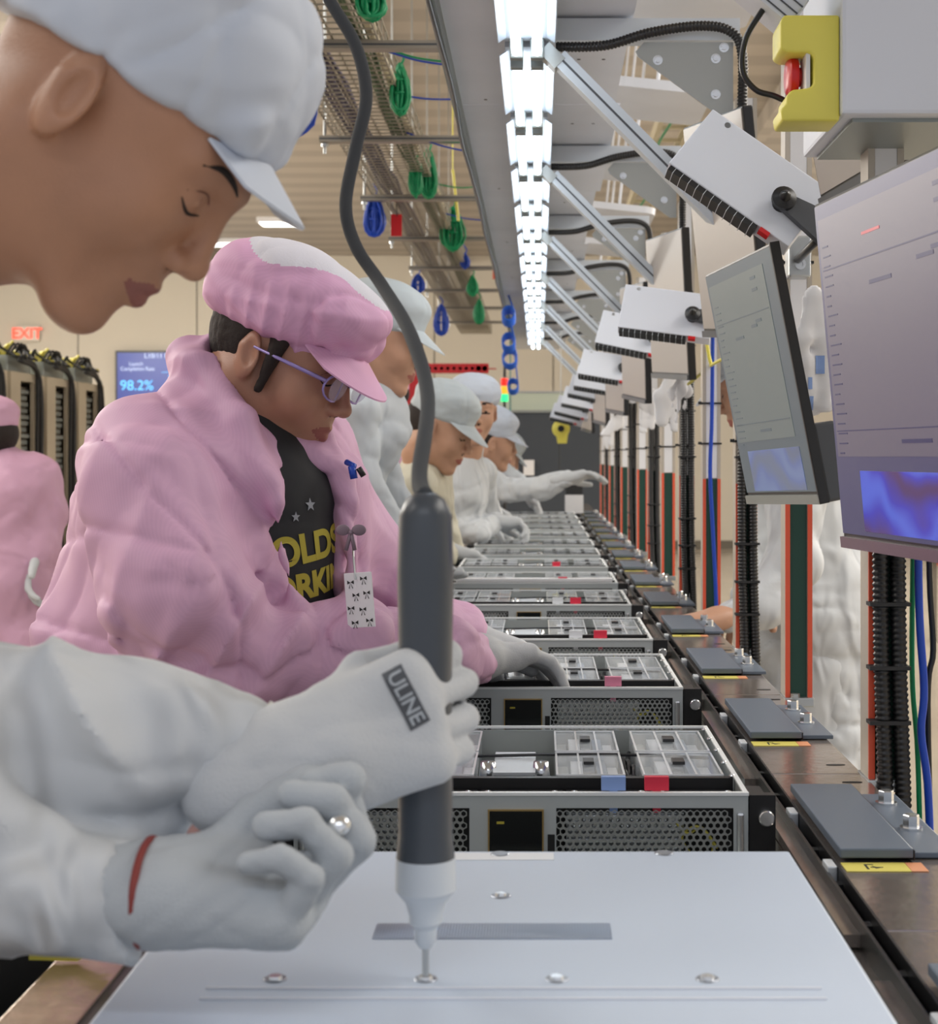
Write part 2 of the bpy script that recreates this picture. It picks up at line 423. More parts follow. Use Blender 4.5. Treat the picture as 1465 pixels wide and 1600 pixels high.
def folds(amp=.004, sc=1.0, seed=0, foci=()):
    rs = np.random.RandomState(seed); dirs = rs.normal(size=(7, 3)); dirs /= np.linalg.norm(dirs, axis=1)[:, None]
    ph = rs.rand(7)*6; fr = np.array([9, 14, 19, 27, 34, 11, 22])*sc
    d2 = rs.normal(size=(5, 3)); d2 /= np.linalg.norm(d2, axis=1)[:, None]
    def fn(Q):
        w = np.stack([np.sin(Q @ dirs[(i+2) % 7]*5*sc+ph[i]) for i in range(3)], 1)*.06/sc
        q = Q+w; o = np.zeros(len(Q))
        for i in range(7):
            s = 1-np.abs(np.sin(q @ dirs[i]*fr[i]+ph[i])); o += (s**2)*np.sin(q @ dirs[(i+3) % 7]*4*sc+ph[i]*2)/(1+fr[i]/20)
        w2 = np.stack([np.sin(Q @ d2[i]*11*sc+ph[i]) for i in range(3)], 1)*.035/sc; q2 = Q+w2
        for i in range(5):
            s = 1-np.abs(np.sin(q2 @ d2[i]*(16+5*i)*sc+ph[i])); g = np.clip(np.sin(Q @ d2[(i+1) % 5]*6*sc+ph[(i+3) % 7]), 0, 1); o += -(s**5)*g*.55
        o *= amp
        for (c, rad, dr, f, a) in foci:
            c = np.array(c); d = np.linalg.norm(Q-c, axis=1); g = np.exp(-(d/rad)**2)
            s = 1-np.abs(np.sin(q @ np.array(dr, float)*f)); o += g*a*(s**1.5-.4)
        return -o
    return fn
# ============================================================ THE SETTING
struct(B().box(-8.5, 7.5, -3, 22.2, -.1, 0).build('floor', 'floor_concrete'))
struct(B().box(-8.5, 7.5, -3, 22.2, 4.2, 4.3).build('ceiling', 'ceiling_deck'))
struct(B().box(-8.5, 7.5, 22.0, 22.2, 0, 4.2).build('wall_back', 'wall_cream'))
struct(B().box(-8.6, -8.5, -3, 22.2, 0, 4.2).build('wall_left', 'wall_cream'))
struct(B().box(7.5, 7.6, -3, 22.2, 0, 4.2).build('wall_right', 'wall_cream'))
m = B()
for x in (-6.6, -4.9, -3.2, -1.5, .2): m.box(x-.006, x+.006, 21.99, 22.0, .1, 4.2)
struct(m.build('trim_1', 'beige_dark'))
struct(B().box(-8.5, 7.5, 21.97, 22.0, 0, .12).build('baseboard_back', 'beige_dark'))
m = B()
for x in (-1.2, 1.9, -4.6): m.box(x-.05, x+.05, 1.0, 22, 4.05, 4.2)
struct(m.build('trim_2', 'ceiling_deck'))
# ceiling lights seen far back, left
for (x, y, w, lab) in ((-4.35, 20.4, 1.3, 'long rectangular ceiling light above the back wall, just over the pink cap'),
                    (-3.15, 18.6, .42, 'short rectangular ceiling light in front of the long one')):
    t = empty('ceiling_light', (x, y, 4.14), 0, lab, 'ceiling light')
    B().box(-w/2-.03, w/2+.03, -.18, .18, .0, .06).build('housing', 'white_plastic', t)
    B().box(-w/2, w/2, -.15, .15, -.012, 0).build('diffuser', 'ceiling_led', t)

# ============================================================ CONVEYOR LINE (deck top z .975, servers' tops z 1.0)
DZ = .975
t = empty('conveyor', (0, 0, 0), 0, 'long assembly conveyor with dark glossy metal decks running away down the hall', 'conveyor')
Y0, Y1 = .45, 11.2
m = B()
k = 0; y = .588
while y < Y1: m.bbox(.262, .366, y+.0015, y+.5735, DZ-.010, DZ, .0012); y += .575
m.build('right_deck', 'deck', t)
m = B(); y = .588
while y < Y1: m.box(.2365, .249, y+.03, y+.5, DZ-.022, DZ-.012); y += .575
m.box(.2365, .249, Y0, Y1, DZ-.06, DZ-.024); m.build('lower_ledge', 'deck', t)
m = B(); y = .3
while y < Y1: m.bbox(-.345, -.293, y+.0015, y+.5735, DZ-.010, DZ, .0012); y += .575
m.build('left_deck', 'deck_gold', t)
m = B(); m.box(.249, .252, Y0, Y1, DZ-.05, DZ-.002); m.box(.2595, .2615, Y0, Y1, DZ-.05, DZ+.003); m.box(.249, .262, Y0, Y1, DZ-.052, DZ-.05)
y = .62
while y < Y1: m.box(.252, .2595, y, y+.012, DZ-.05, DZ-.006); y += .115
m.build('guide_channel', 'black_plastic', t)
m = B(); m.box(-.293, -.281, Y0, Y1, DZ-.06, DZ-.002); m.box(-.281, -.25, Y0, Y1, DZ-.06, DZ-.03); m.build('guide_rail', 'black_plastic', t)
gb = B().bbox(.2505, .2592, 0, .026, DZ-.03, DZ+.003, .0015).build('guide_block', 'alu', t)
y = .76; gb.location.y = y; y += .2; n = 0
while y < Y1-.3:
    o = gb.copy(); C.objects.link(o); o.location.y = y; y += (.375, .2)[n % 2]; n += 1
m = B(); m.box(-.345, .366, Y0, Y1, DZ-.20, DZ-.112); m.build('side_frame', 'dark_grey', t)
m = B(); y = .5
while y < Y1: m.cyl((-.25, y, DZ-.11+.02), (.22, y, DZ-.11+.02), .02, 10); y += .14
m.build('roller_bed', 'steel_dull', t)
for y in (.8, 3.2, 5.6, 8.0, 10.4):
    for x in (-.30, .32): B().box(x-.03, x+.03, y-.03, y+.03, 0, DZ-.2).build('leg', 'dark_grey', t)
m = B(); y = .588
while y < Y1:
    for q in (.05, .53): m.prism([(.345+.007*math.cos(a*PI/6)*1.6, y+q+.003*math.sin(a*PI/6)) for a in range(12)], 'z', DZ+.0002, DZ+.0006)
    for q in (.12, .34): m.prism([(-.325+.009*math.cos(a*PI/6), y+q+.009*math.sin(a*PI/6)) for a in range(12)], 'z', DZ+.0002, DZ+.0006)
    y += .575
m.build('deck_slots', 'black_matte', t)

# stop plates on the right deck
def stop_plate():
    t = empty('stop_plate', (0, 0, 0))
    B().bbox(.266, .331, 0, .27, DZ+.004, DZ+.0125, .0015).build('raised_plate', 'plate_blue', t)
    B().bbox(.3315, .3725, .012, .25, DZ+.001, DZ+.006, .001).build('base_plate', 'plate_blue', t)
    B().box(.3312, .3322, 0, .265, DZ+.002, DZ+.011).build('hinge_line', 'black_plastic', t)
    for y in (.10, .205):
        b = B().lathe([(.011, 0), (.011, .002), (.0065, .0022), (.0065, .0025)], (.353, y, DZ+.006), 16).build('washer', 'steel_bright', t)
        c = B().lathe([(.0078, 0), (.0078, .0105), (.007, .0115)], (.353, y, DZ+.0082), 6).build('bolt', 'steel_bright', b)
    l = B().box(.266, .322, -.030, -.002, DZ+.0002, DZ+.0008).build('warning_sticker', 'yellow_label', t)
    B().box(.3225, .337, -.030, -.002, DZ+.0002, DZ+.0008).build('sticker_end', 'orange_label', l)
    m = B(); m.box(.285, .287, -.024, -.008, DZ+.0008, DZ+.001); m.box(.285, .293, -.010, -.008, DZ+.0008, DZ+.001); m.box(.289, .300, -.019, -.017, DZ+.0008, DZ+.001)
    m.prism([(.291, -.013), (.297, -.020), (.293, -.022)], 'z', DZ+.0008, DZ+.001); m.build('symbol', 'black_matte', l)
    return t
sp0 = stop_plate()
ords = ['nearest', 'second nearest', 'third nearest', 'fourth nearest', 'fifth nearest', 'sixth nearest', 'seventh nearest', 'eighth nearest', 'ninth nearest', 'tenth nearest', 'eleventh nearest', 'twelfth nearest', 'thirteenth nearest', 'fourteenth nearest', 'fifteenth nearest', 'sixteenth nearest']
i = 0
for kq in range(-1, 15):
    o = sp0 if kq == -1 else copy_tree(sp0)
    o.location = (0, 1.358+.575*kq, 0)
    lab = ('slate blue metal stop plate cut off by the bottom right corner of the frame' if kq == -1 else
           'slate blue stop plate with two bolts on the right deck, '+ords[kq]+' that shows whole')
    tag(o, lab, 'metal plate', 'bolted stop plates along the right deck')

# ============================================================ SERVERS
def grille(m, x0, x1, z0, z1, y, pitch=.0068, r=.0026, th=.0012, skip=None):
    dz = pitch*.866; j = 0; z = z0+dz/2
    while z < z1-dz/2+1e-6:
        x = x0+pitch/2+(pitch/2 if j % 2 else 0)
        while x < x1-pitch/2+1e-6:
            n = len(m.v); R = pitch/1.732
            for yy, rad in ((y, R), (y, r), (y+th, r)):
                for a in range(6): m.v.append((x+rad*math.sin(a*PI/3), yy, z+rad*math.cos(a*PI/3)))
            for a in range(6):
                b = (a+1) % 6; m.f.append((n+a, n+b, n+6+b, n+6+a)); m.f.append((n+6+a, n+6+b, n+12+b, n+12+a))
            x += pitch
        z += dz; j += 1
SH = .115
mat('panel_grey', (.50, .54, .55), .4, .3)
def server(open_=True):
    t = empty('server', (0, 0, 0))
    L = .378
    m = B(); m.box(-.225, .225, .012, L, 0, .003); m.box(-.225, -.222, .002, L, .003, SH); m.box(.222, .225, .002, L, .003, SH); m.box(-.222, .222, L-.003, L, .003, SH-.004)
    m.box(-.2225, -.2215, .004, L, SH, SH+.0012); m.build('chassis', 'chassis', t)
    m = B(); m.box(-.2255, .2255, -.0035, .003, SH-.0015, SH+.0015); m.box(.2205, .2255, .003, L, SH-.001, SH+.001); m.box(-.2255, -.2205, .003, L, SH-.001, SH+.001); m.box(-.2205, .2205, L-.004, L, SH-.002, SH+.001)
    m.build('top_rim', 'rim_sheen', t)
    # front panel around the two grilles and the screen
    m = B(); gz0, gz1 = .010, SH-.014
    m.box(-.225, .225, -.002, 0, SH-.014, SH-.0015); m.box(-.225, .225, -.002, 0, 0, .010)
    m.box(-.225, -.203, -.002, 0, gz0, gz1); m.box(-.051, .035, -.002, 0, gz0, gz1); m.box(.2105, .225, -.002, 0, gz0, gz1)
    m.build('front_panel', 'panel_grey', t)
    for (a, b) in ((-.203, -.051), (.035, .2105)):
        m = B(); grille(m, a, b, gz0, gz1, -.002); m.build('grille', 'steel', t)
    for a in (.2135, -.2205): B().bbox(a, a+.007, -.006, -.002, gz0+.004, gz1-.004, .0025).build('handle', 'steel_bright', t)
    s = B().box(-.0326, .0226, -.0045, -.002, .0225, SH-.0150).build('display_frame', 'gold', t)
    B().box(-.0310, .0210, -.0052, -.0045, .024, SH-.0165).build('display', 'screen_black', s)
    B().box(-.0240, -.0165, -.0055, -.0052, .086, .0885).build('status_mark', 'tshirt_print', s)
    B().box(.0265, .0335, -.0035, -.002, .055, .075).build('button', 'black_plastic', t)
    for sx in (-1, 1):
        e = B().box(*sorted((sx*.2262, sx*.2520)), -.003, .010, .004, SH-.001).box(*sorted((sx*.2258, sx*.2420)), .010, .04, .02, SH-.001).build('rack_ear', 'black_plastic', t)
        sc = B().lathe([(.0078, 0), (.0078, .006), (.0068, .0068)], (sx*.2425, -.003, .092), 18, Matrix.Rotation(PI/2, 4, 'X')).build('thumb_screw', 'steel_bright', e, SM)
    # fans behind the grille
    for q in range(5):
        xc = -.176+q*.088
        f = B().box(xc-.042, xc+.042, .006, .074, .006, SH-.012).build('fan', 'black_plastic', t)
        pts = [(xc+.036*math.cos(a*PI/14), .028, SH-.034+.026*math.sin(a*PI/14)) for a in range(15)]
        m = B(); m.tube([(p[0], .028+(i-7)*.0, p[2]) for i, p in enumerate(pts)], .0012, 6)
        for a in (-1, 1): m.ball((xc+a*.034, .040, SH-.009), (.0052, .0052, .0035), 6)
        m.build('fan_screw', 'steel_bright', f, True)
    m = B(); m.box(-.22, .22, .078, .088, .01, SH-.001); m.build('cross_bar', 'black_plastic', t)
    # parts seen through the right-hand grille: wires and pale heatsink
    for a in (.05, -.188):
        m = B().box(a-.005, a+.112, .0045, .0058, .028, .095)
        for q in range(12): m.box(a+q*.009, a+.005+q*.009, .003, .0050, .030, .045)
        for q in range(11): m.bbox(a+.002+q*.0095, a+.009+q*.0095, .001, .0050, .078, .092, .001)
        m.box(a-.005, a+.11, .002, .004, .066, .0685); m.build('heatsink', 'foil', t)
    m = B()
    m.tube(spline([(.165, .004, .03), (.185, .003, .045), (.19, .004, .065), (.175, .003, .082), (.16, .004, .07), (.172, .003, .05)], 6), .0012, 5)
    m.tube(spline([(.15, .004, .09), (.165, .003, .075), (.18, .004, .08), (.195, .003, .06)], 6), .0012, 5)
    m.build('wiring', 'yellow', t)
    if open_:
        B().box(-.221, .221, .064, L-.003, .02, .024).build('circuit_board', 'pcb', t)
        # clear shrouds over the cards: four stacks of two
        for (a, b) in ((-.212, -.135), (-.128, -.052), (.036, .108), (.128, .212)):
            for (c, d) in ((.098, .222), (.229, .356)):
                s = B().bbox(a, b, c, d, .060, SH-.0035, .003).build('clear_shroud', 'acrylic', t)
                m = B(); w = (b-a)
                for q in (0, .34, .66, .985): m.box(a+w*q, a+w*q+.0022, c, d, SH-.003, SH-.0015)
                m.box(a, b, c, c+.0025, SH-.003, SH-.0015); m.box(a, b, d-.0025, d, SH-.003, SH-.0015)
                m.build('shroud_rib', 'acrylic_edge', s)
                for (e, f_, zt, mm) in ((.04, .20, .098, 'card_grey'), (.24, .42, .104, 'card_white'), (.45, .60, .100, 'foil'), (.63, .78, .104, 'card_blue'), (.81, .96, .097, 'card_white')):
                    B().box(a+w*e, a+w*f_, c+.006, d-.006, .062, zt).build('card', mm, s)
                B().box(a+w*.42, a+w*.58, (c+d)/2-.011, (c+d)/2+.011, SH-.0015, SH+.002).build('latch', 'chip', s)
        m = B(); m.box(-.046, .030, .092, .35, .040, .078); m.build('centre_plate', 'chassis', t)
        s = B().box(-.032, .014, .155, .250, .078, .108).box(-.032, .014, .13, .155, .106, .109).build('centre_bracket', 'alu', t)
        for a in (-1, 1): B().lathe([(.007, 0), (.010, .03), (.008, .045)], (-.009+a*.029, .16, .070), 14).build('bracket_roll', 'foil', s, True)
        for zz in (.118,):
            m = B()
            for q in range(5):
                pts = [(zz-.008+q*.004+.002*math.sin(j*1.7+q), .07+j*.03, .085+.006*math.sin(j*2+q*2)) for j in range(10)]
                m.tube(spline(pts, 3), .0028, 5)
            m.build('cable_run', 'chip', t)
        m = B(); m.tube(spline([(-.215, .216, .108), (-.12, .214, .111), (-.05, .216, .110), (.035, .214, .112), (.12, .217, .111), (.21, .215, .108)], 5), .0018, 6); m.build('cross_cable', 'chip', t)
        m = B()
        for q in range(34): m.box(.055+q*.0028, .0562+q*.0028, .001, .004, SH-.006, SH+.0005)
        m.build('spring_gasket', 'steel_bright', t)
        for yy in (.1, .17, .24, .31):
            pass
        rs_ = B().ball((0, 0, SH+.001), (.0032, .0032, .002), 6).build('rim_screw', 'steel_bright', t); rs_.location = (.219, .08, 0)
        for (a, b) in [(.219, v) for v in (.15, .22, .29, .35)]+[(-.219, v) for v in (.08, .15, .22, .29, .35)]:
            o = rs_.copy(); C.objects.link(o); o.location = (a, b, 0)
    return t
def tab(t, x, m):
    return B().box(x-.012, x+.012, .004, .012, SH+.002, SH+.0155).box(x-.004, x+.004, .004, .008, SH-.02, SH+.002).build('pull_tab', m, t)
sv0 = server()
mat('tab_pink', (.75, .25, .38), .4); mat('tab_blue', (.25, .38, .72), .4); mat('tab_white', (.75, .78, .82), .4)
slab = [('nearest open server chassis, blue and red pull tabs, right behind the white lid', 'tab_blue', 'tab_red', .092, .135),
 ('second open server chassis, one pink pull tab, under the woman\'s white glove', None, 'tab_pink', 0, .125),
 ('third open server chassis, white and red pull tabs side by side', 'tab_white', 'tab_red', .085, .13),
 ('fourth open server chassis back, with a pale and a red tab and yellow wiring', 'tab_white', 'tab_red', .06, .10),
 ('fifth open server chassis back, carrying a long white bar on its front edge', None, 'tab_red', 0, .08),
 ('sixth open server chassis back, single red tab right of centre', None, 'tab_red', 0, .07),
 ('seventh open server chassis back, beside the cream-coated woman\'s hands', None, None, 0, 0),
 ('eighth open server chassis back, just behind the one beside the cream coat', None, None, 0, 0),
 ('ninth open server chassis back, in front of the gloved hand holding a tool', None, None, 0, 0),
 ('tenth open server chassis back, under the gloved hand of the staring man', None, None, 0, 0),
 ('eleventh open server chassis back, showing a green board strip', None, None, 0, 0),
 ('twelfth open server chassis back, just before the last one', None, None, 0, 0),
 ('last open server chassis at the far end of the line', None, None, 0, 0)]
mat('tab_red', (.72, .03, .07), .4)
ys = [1.523, 2.215, 2.80, 3.45, 4.04, 4.62, 5.18, 5.76, 6.36, 6.96, 7.56, 8.16, 8.76]
for i, (lab, ta, tb, xa, xb) in enumerate(slab):
    o = sv0 if i == 0 else copy_tree(sv0)
    o.location = (-.018, ys[i], 1.0-SH); tag(o, lab, 'server', 'open server chassis in a row on the conveyor')
svs = [o for o in C.objects if o.name.startswith('server') and o.type == 'EMPTY']
svs.sort(key=lambda o: o.location.y)
for o, (lab, ta, tb, xa, xb) in zip(svs, slab):
    if ta: tab(o, xa, ta)
    if tb: tab(o, xb, tb)
for o in (svs[4],):
    B().bbox(-.20, .21, -.004, .03, SH+.002, SH+.012, .002).build('white_bar', 'white_plastic', o)
# the covered server nearest the camera
t = empty('covered_server', (-.018, .80, 0), 0, 'nearest server, closed under a pale blue-grey sheet metal lid with screw holes', 'server')
m = B().bbox(-.24, .2235, 0, .463, .99, 1.010, .0022); m.build('lid', 'lid_paint', t)
m = B().box(-.222, .2225, .006, .46, .885, .9895); m.build('chassis', 'chassis', t)
for (px, py) in ((430, 1530), (870, 1530), (1105, 1530), (782, 1400), (665, 1530)):
    w = P(px, py, 2400*.325/(py-712)); c = (w.x+.018, w.y-.80, 1.0102)
    s = B().lathe([(.0075, 0), (.0068, .0007), (.005, .0006)], c, 20).build('screw_recess', 'lid_mark', t)
    B().lathe([(.0045, 0), (.004, .0016)], (c[0], c[1], 1.0108), 14).build('screw', 'steel_bright', s)
stt = bpy.data.materials.new('strip_foil'); stt.use_nodes = True; MT['strip_foil'] = stt
bb = stt.node_tree.nodes['Principled BSDF']; bb.inputs['Base Color'].default_value = (.34, .40, .50, 1); bb.inputs['Metallic'].default_value = .85; bb.inputs['Roughness'].default_value = .32; bb.inputs['Anisotropic'].default_value = .7
tc = stt.node_tree.nodes.new('ShaderNodeTexCoord'); wv = stt.node_tree.nodes.new('ShaderNodeTexWave'); wv.inputs['Scale'].default_value = 160; bp = stt.node_tree.nodes.new('ShaderNodeBump'); bp.inputs['Strength'].default_value = .15; bp.inputs['Distance'].default_value = .001
stt.node_tree.links.new(tc.outputs['Object'], wv.inputs['Vector']); stt.node_tree.links.new(wv.outputs['Fac'], bp.inputs['Height']); stt.node_tree.links.new(bp.outputs[0], bb.inputs['Normal'])
B().box(-.094, .067, .232, .266, 1.0101, 1.0106).build('foil_strip', 'strip_foil', t)
B().box(-.055, .03, .434, .456, 1.0101, 1.0104).build('label', 'tab_white', t)
m = B()
for y in (.118, .136): m.bbox(-.185, .19, y-.0012, y+.0012, 1.0095, 1.0112, .0006)
m.build('pressed_rib', 'box_white', t)
m = B(); m.lathe([(.008, 0), (.007, .001)], (-.014, .452, 1.0101), 16); m.lathe([(.008, 0), (.007, .001)], (.12, .455, 1.0101), 16); m.build('screw_recess', 'lid_mark', t)

# ============================================================ POSTS
def post(cable=False):
    t = empty('post', (0, 0, 0)); x = .385; h = 2.0
    m = B(); m.box(x-.020, x+.020, -.017, .02, DZ, h); m.box(x-.020, x-.0125, -.020, -.017, DZ, h); m.box(x+.0125, x+.020, -.020, -.017, DZ, h); m.build('profile', 'post_alu', t)
    B().box(x-.0122, x+.0122, -.0195, -.0172, 1.285, h).build('white_strip', 'white_plastic', t)
    B().box(x-.0122, x+.0122, -.0195, -.0172, DZ, 1.283).build('green_strip', 'green_panel', t)
    for a in (-1, 1): B().box(x+a*.0165-.0034, x+a*.0165+.0034, -.0235, -.0202, DZ, 1.283).build('orange_edge', 'orange', t)
    m = B(); m.bbox(x-.022, x+.022, -.03, .028, DZ-.012, DZ+.002, .002); m.lathe([(.007, 0), (.007, .006)], (x-.006, -.026, DZ+.002), 6); m.build('foot_bracket', 'steel', t)
    for z in (1.36, 1.45, 1.62):
        B().box(x-.0225, x+.0225, -.022, .022, z, z+.004).box(x-.03, x-.022, -.021, -.016, z, z+.006).build('cable_tie', 'black_plastic', t)
    return t
p0 = post(); first = True
where = {0: 'bare lit post framed by the two nearest monitors, green and orange at its foot'}
n = 0
for kq in range(14):
    Y = 1.725+.575*kq
    o = p0 if first else copy_tree(p0); first = False
    o.location = (0, Y, 0)
    lab = {0: 'aluminium post behind the big right monitor, thick black conduit down its front', 1: 'green and orange faced post between the two nearest monitors',
           2: 'post with two black conduits right beside the tilted monitor\'s lower left edge', 3: 'post with a blue cable over its green panel, left of the tilted monitor'}.get(kq,
           'aluminium post with orange edged green foot, '+ords[kq]+' of the row')
    tag(o, lab, 'post', 'posts standing along the right deck')
def corrugated(pts, r, n=14):
    pts = spline(pts, n); L = 0; out = []; rs = []
    d = [0]
    for i in range(1, len(pts)): d.append(d[-1]+(pts[i]-pts[i-1]).length)
    tot = d[-1]; N = int(tot/.0016); j = 0
    for q in range(N+1):
        s = tot*q/N
        while j < len(d)-2 and d[j+1] < s: j += 1
        f = (s-d[j])/max(d[j+1]-d[j], 1e-9); out.append(pts[j].lerp(pts[j+1], min(max(f, 0), 1))); rs.append(r*(1.0 if (q//2) % 2 else .86))
    return out, rs
def conduit(pts, r, lab, grp, n=8):
    a, b = corrugated(pts, r, n); return tag(B().tube(a, b, 10).build('corrugated_conduit', 'black_plastic', None, True), lab, 'conduit', grp)
def tie(o, c, rx, ry, par):
    return B().box(c[0]-rx, c[0]+rx, c[1]-ry, c[1]+ry, c[2], c[2]+.004).build('cable_tie', 'black_matte', par)
G1 = 'black corrugated conduits hanging beside the posts'
for (Y, nm) in ((1.725, 'behind the big right monitor'), (2.875, 'beside the tilted monitor'), (4.025, 'on the third cabled post'), (5.175, 'on the fourth cabled post'), (6.325, 'on the fifth cabled post'), (7.475, 'on the sixth cabled post'), (8.6, 'on the farthest cabled post')):
    x0 = .3735; Yf = Y-.034
    for q, (dx, side) in enumerate(((0, 'left'), (.0195, 'right'))):
        a = conduit([(x0+dx, Yf, 1.55), (x0+dx+.002, Yf, 1.40), (x0+dx+.002, Yf+.001, 1.25), (x0+dx+.003, Yf, 1.12), (x0+dx+.006, Yf, 1.02), (x0+dx+.009, Yf, .90), (x0+dx+.012, Yf, .6)], .0092,
                    side+' hand black corrugated conduit '+nm, G1)
        if q == 0:
            for z in (1.10, 1.17, 1.04, 1.33): tie(a, (x0+.011, Yf, z), .0225, .0105, a)
for (Y, nm) in ((1.725, 'hanging beside the conduits behind the big right monitor'), (3.45, 'hanging in front of the post left of the tilted monitor')):
    if Y < 2:
        pts = [(.418, Y-.036, 1.5), (.417, Y-.036, 1.2), (.423, Y-.036, 1.08), (.420, Y-.036, 1.03), (.428, Y-.036, .96), (.432, Y-.036, .8)]
    else:
        pts = [(.386, Y-.034, 1.62), (.384, Y-.034, 1.42), (.380, Y-.036, 1.30), (.386, Y-.036, 1.17), (.392, Y-.036, 1.05), (.394, Y-.036, .99)]
    tag(B().tube(spline(pts, 6), .0045, 8).build('blue_cable', 'blue_cable', None, True), 'bright blue cable '+nm, 'cable')
tag(B().tube(spline([(.415, 1.70, 1.3), (.415, 1.71, 1.1), (.419, 1.70, 1.0), (.424, 1.70, .8)], 6), .003, 8).build('green_cable', 'green_cable', None, True), 'thin green cable between the black conduit and the blue cable', 'cable')
tag(B().tube(spline([(.430, 1.70, 1.35), (.432, 1.70, 1.2), (.436, 1.70, 1.12), (.430, 1.70, 1.06), (.436, 1.70, .8)], 6), .0035, 8).build('black_cable', 'black_plastic', None, True), 'thin black cable right of the bright blue cable', 'cable')

# ============================================================ MONITORS
def monitor(YL, YR, xl_top, yt_l, xl_bot, yb_l, xr_top, yt_r, kind, H=None, chin=.012, th=.022):
    # four corners of the screen set in space from their place and depth
    tl = P(xl_top, yt_l, YL); bl = P(xl_bot, yb_l, YL)
    u = (P(xr_top, yt_r, YR)-tl); v = (bl-tl); Hh = v.length; Wd = u.length
    u.normalize(); v = (v-u*v.dot(u)).normalized(); nrm = u.cross(v); 
    if nrm.y > 0: nrm = -nrm
    M = Matrix((( u.x, v.x, nrm.x, tl.x), (u.y, v.y, nrm.y, tl.y), (u.z, v.z, nrm.z, tl.z), (0, 0, 0, 1)))
    c = tl+u*Wd/2+v*Hh/2
    t = empty('monitor', (0, 0, 0)); t.matrix_world = M
    b = B().bbox(0, Wd, 0, Hh, -th, -.001, .003).build('housing', 'black_plastic', t)
    B().bbox(Wd*.25, Wd*.75, Hh*.2, Hh*.8, -th-.025, -th, .006).box(Wd*.45, Wd*.55, Hh*.4, Hh*.6, -th-.045, -th-.02).build('mount', 'black_plastic', t)
    cm = {'purple': 'scr_purple', 'green': 'scr_green_grey'}.get(kind, 'scr_taupe')
    s = B().box(.004, Wd-.004, .004, Hh-chin-.004, -.001, .0004).build('screen', cm, t)
    B().box(0, Wd, Hh-chin, Hh, -.001, .003).build('chin', {'purple': 'chin_mauve', 'green': 'steel_dull'}.get(kind, 'dark_grey'), t)
    return t, Wd, Hh, s
mat('chin_mauve', (.22, .15, .19), .3, .3)
def content(t, s, Wd, Hh, win, txt, bloom, full=True):
    m = B().box(.012, Wd*.84, .02, Hh*.735, .0005, .0010).build('window', win, s)
    B().box(Wd*.15, Wd*.86, Hh*.775, Hh*.945, .0005, .0011).build('wallpaper', bloom, s)
    g = B(); rnd = random.Random(3)
    for q in range(22):
        y = .05+q*(Hh*.62/22)
        g.box(.020, .020+.012+rnd.random()*.02, y, y+.0016, .0011, .0014)
    g.box(.016, Wd*.82, .075, .0765, .0011, .0014); g.box(.016, Wd*.82, Hh*.66, Hh*.66+.0012, .0011, .0014)
    for (a, b, y) in ((.65, .72, .03), (.65, .72, .045), (.3, .42, .1), (.55, .63, .09), (.62, .7, .085), (.4, .55, Hh*.69)): g.box(Wd*a, Wd*b, y, y+.004, .0011, .0014)
    g.build('text_lines', txt, m)
    if full: B().box(Wd*.28, Wd*.38, .05, .053, .0011, .0014).build('red_text', 'scr_red', m)
t, Wd, Hh, s = monitor(1.70, 1.22, 1270, 320, 1320, 855, 1590, 165, 'purple')
tag(t, 'large near monitor at the right frame edge, purple-grey window over blue wallpaper', 'monitor', 'monitors on arms along the right side')
content(t, s, Wd, Hh, 'scr_purple_win', 'scr_text', 'bloom')
t, Wd, Hh, s = monitor(2.18, 1.90, 1100, 430, 1170, 787, 1205, 378, 'green', th=.008)
tag(t, 'tilted monitor with grey-green screen hanging left of the big right monitor', 'monitor', 'monitors on arms along the right side')
content(t, s, Wd, Hh, 'scr_green_win', 'scr_green_grey', 'bloom_dim', False)
B().bbox(Wd-.004, Wd+.001, 0, Hh, -.010, .003, .001).build('side_bezel', 'black_plastic', t)
B().bbox(Wd*.3, Wd-.001, Hh*.70, Hh, -.038, -.008, .004).build('lower_body', 'dark_grey', t)
for q, (Y, xt, yt, xb, yb, xr, yr, lab) in enumerate((
    (1.95, 1258, 190, 1272, 330, 1420, 80, 'brownish upper monitor panel right above the big near monitor'),
    (2.82, 1066, 200, 1112, 525, 1158, 165, 'brownish upper monitor behind the nearest white box, above the tilted monitor'),
    (3.95, 1008, 375, 1022, 590, 1064, 355, 'raised monitor under the second white box'),
    (5.10, 968, 450, 974, 622, 1004, 440, 'raised monitor under the third white box'),
    (6.30, 944, 520, 947, 644, 972, 512, 'raised monitor left of the third white box, lower and farther'),
    (7.60, 925, 560, 927, 660, 944, 555, 'small far monitor in the stepped row, before the last one'),
    (9.60, 906, 590, 908, 672, 922, 586, 'last tiny monitor in the stepped row on the right'))):
    t, Wd, Hh, s = monitor(Y, Y*.90, xt, yt, xb, yb, xr, yr, 'taupe', th=.02)
    tag(t, lab, 'monitor', 'monitors on arms along the right side')

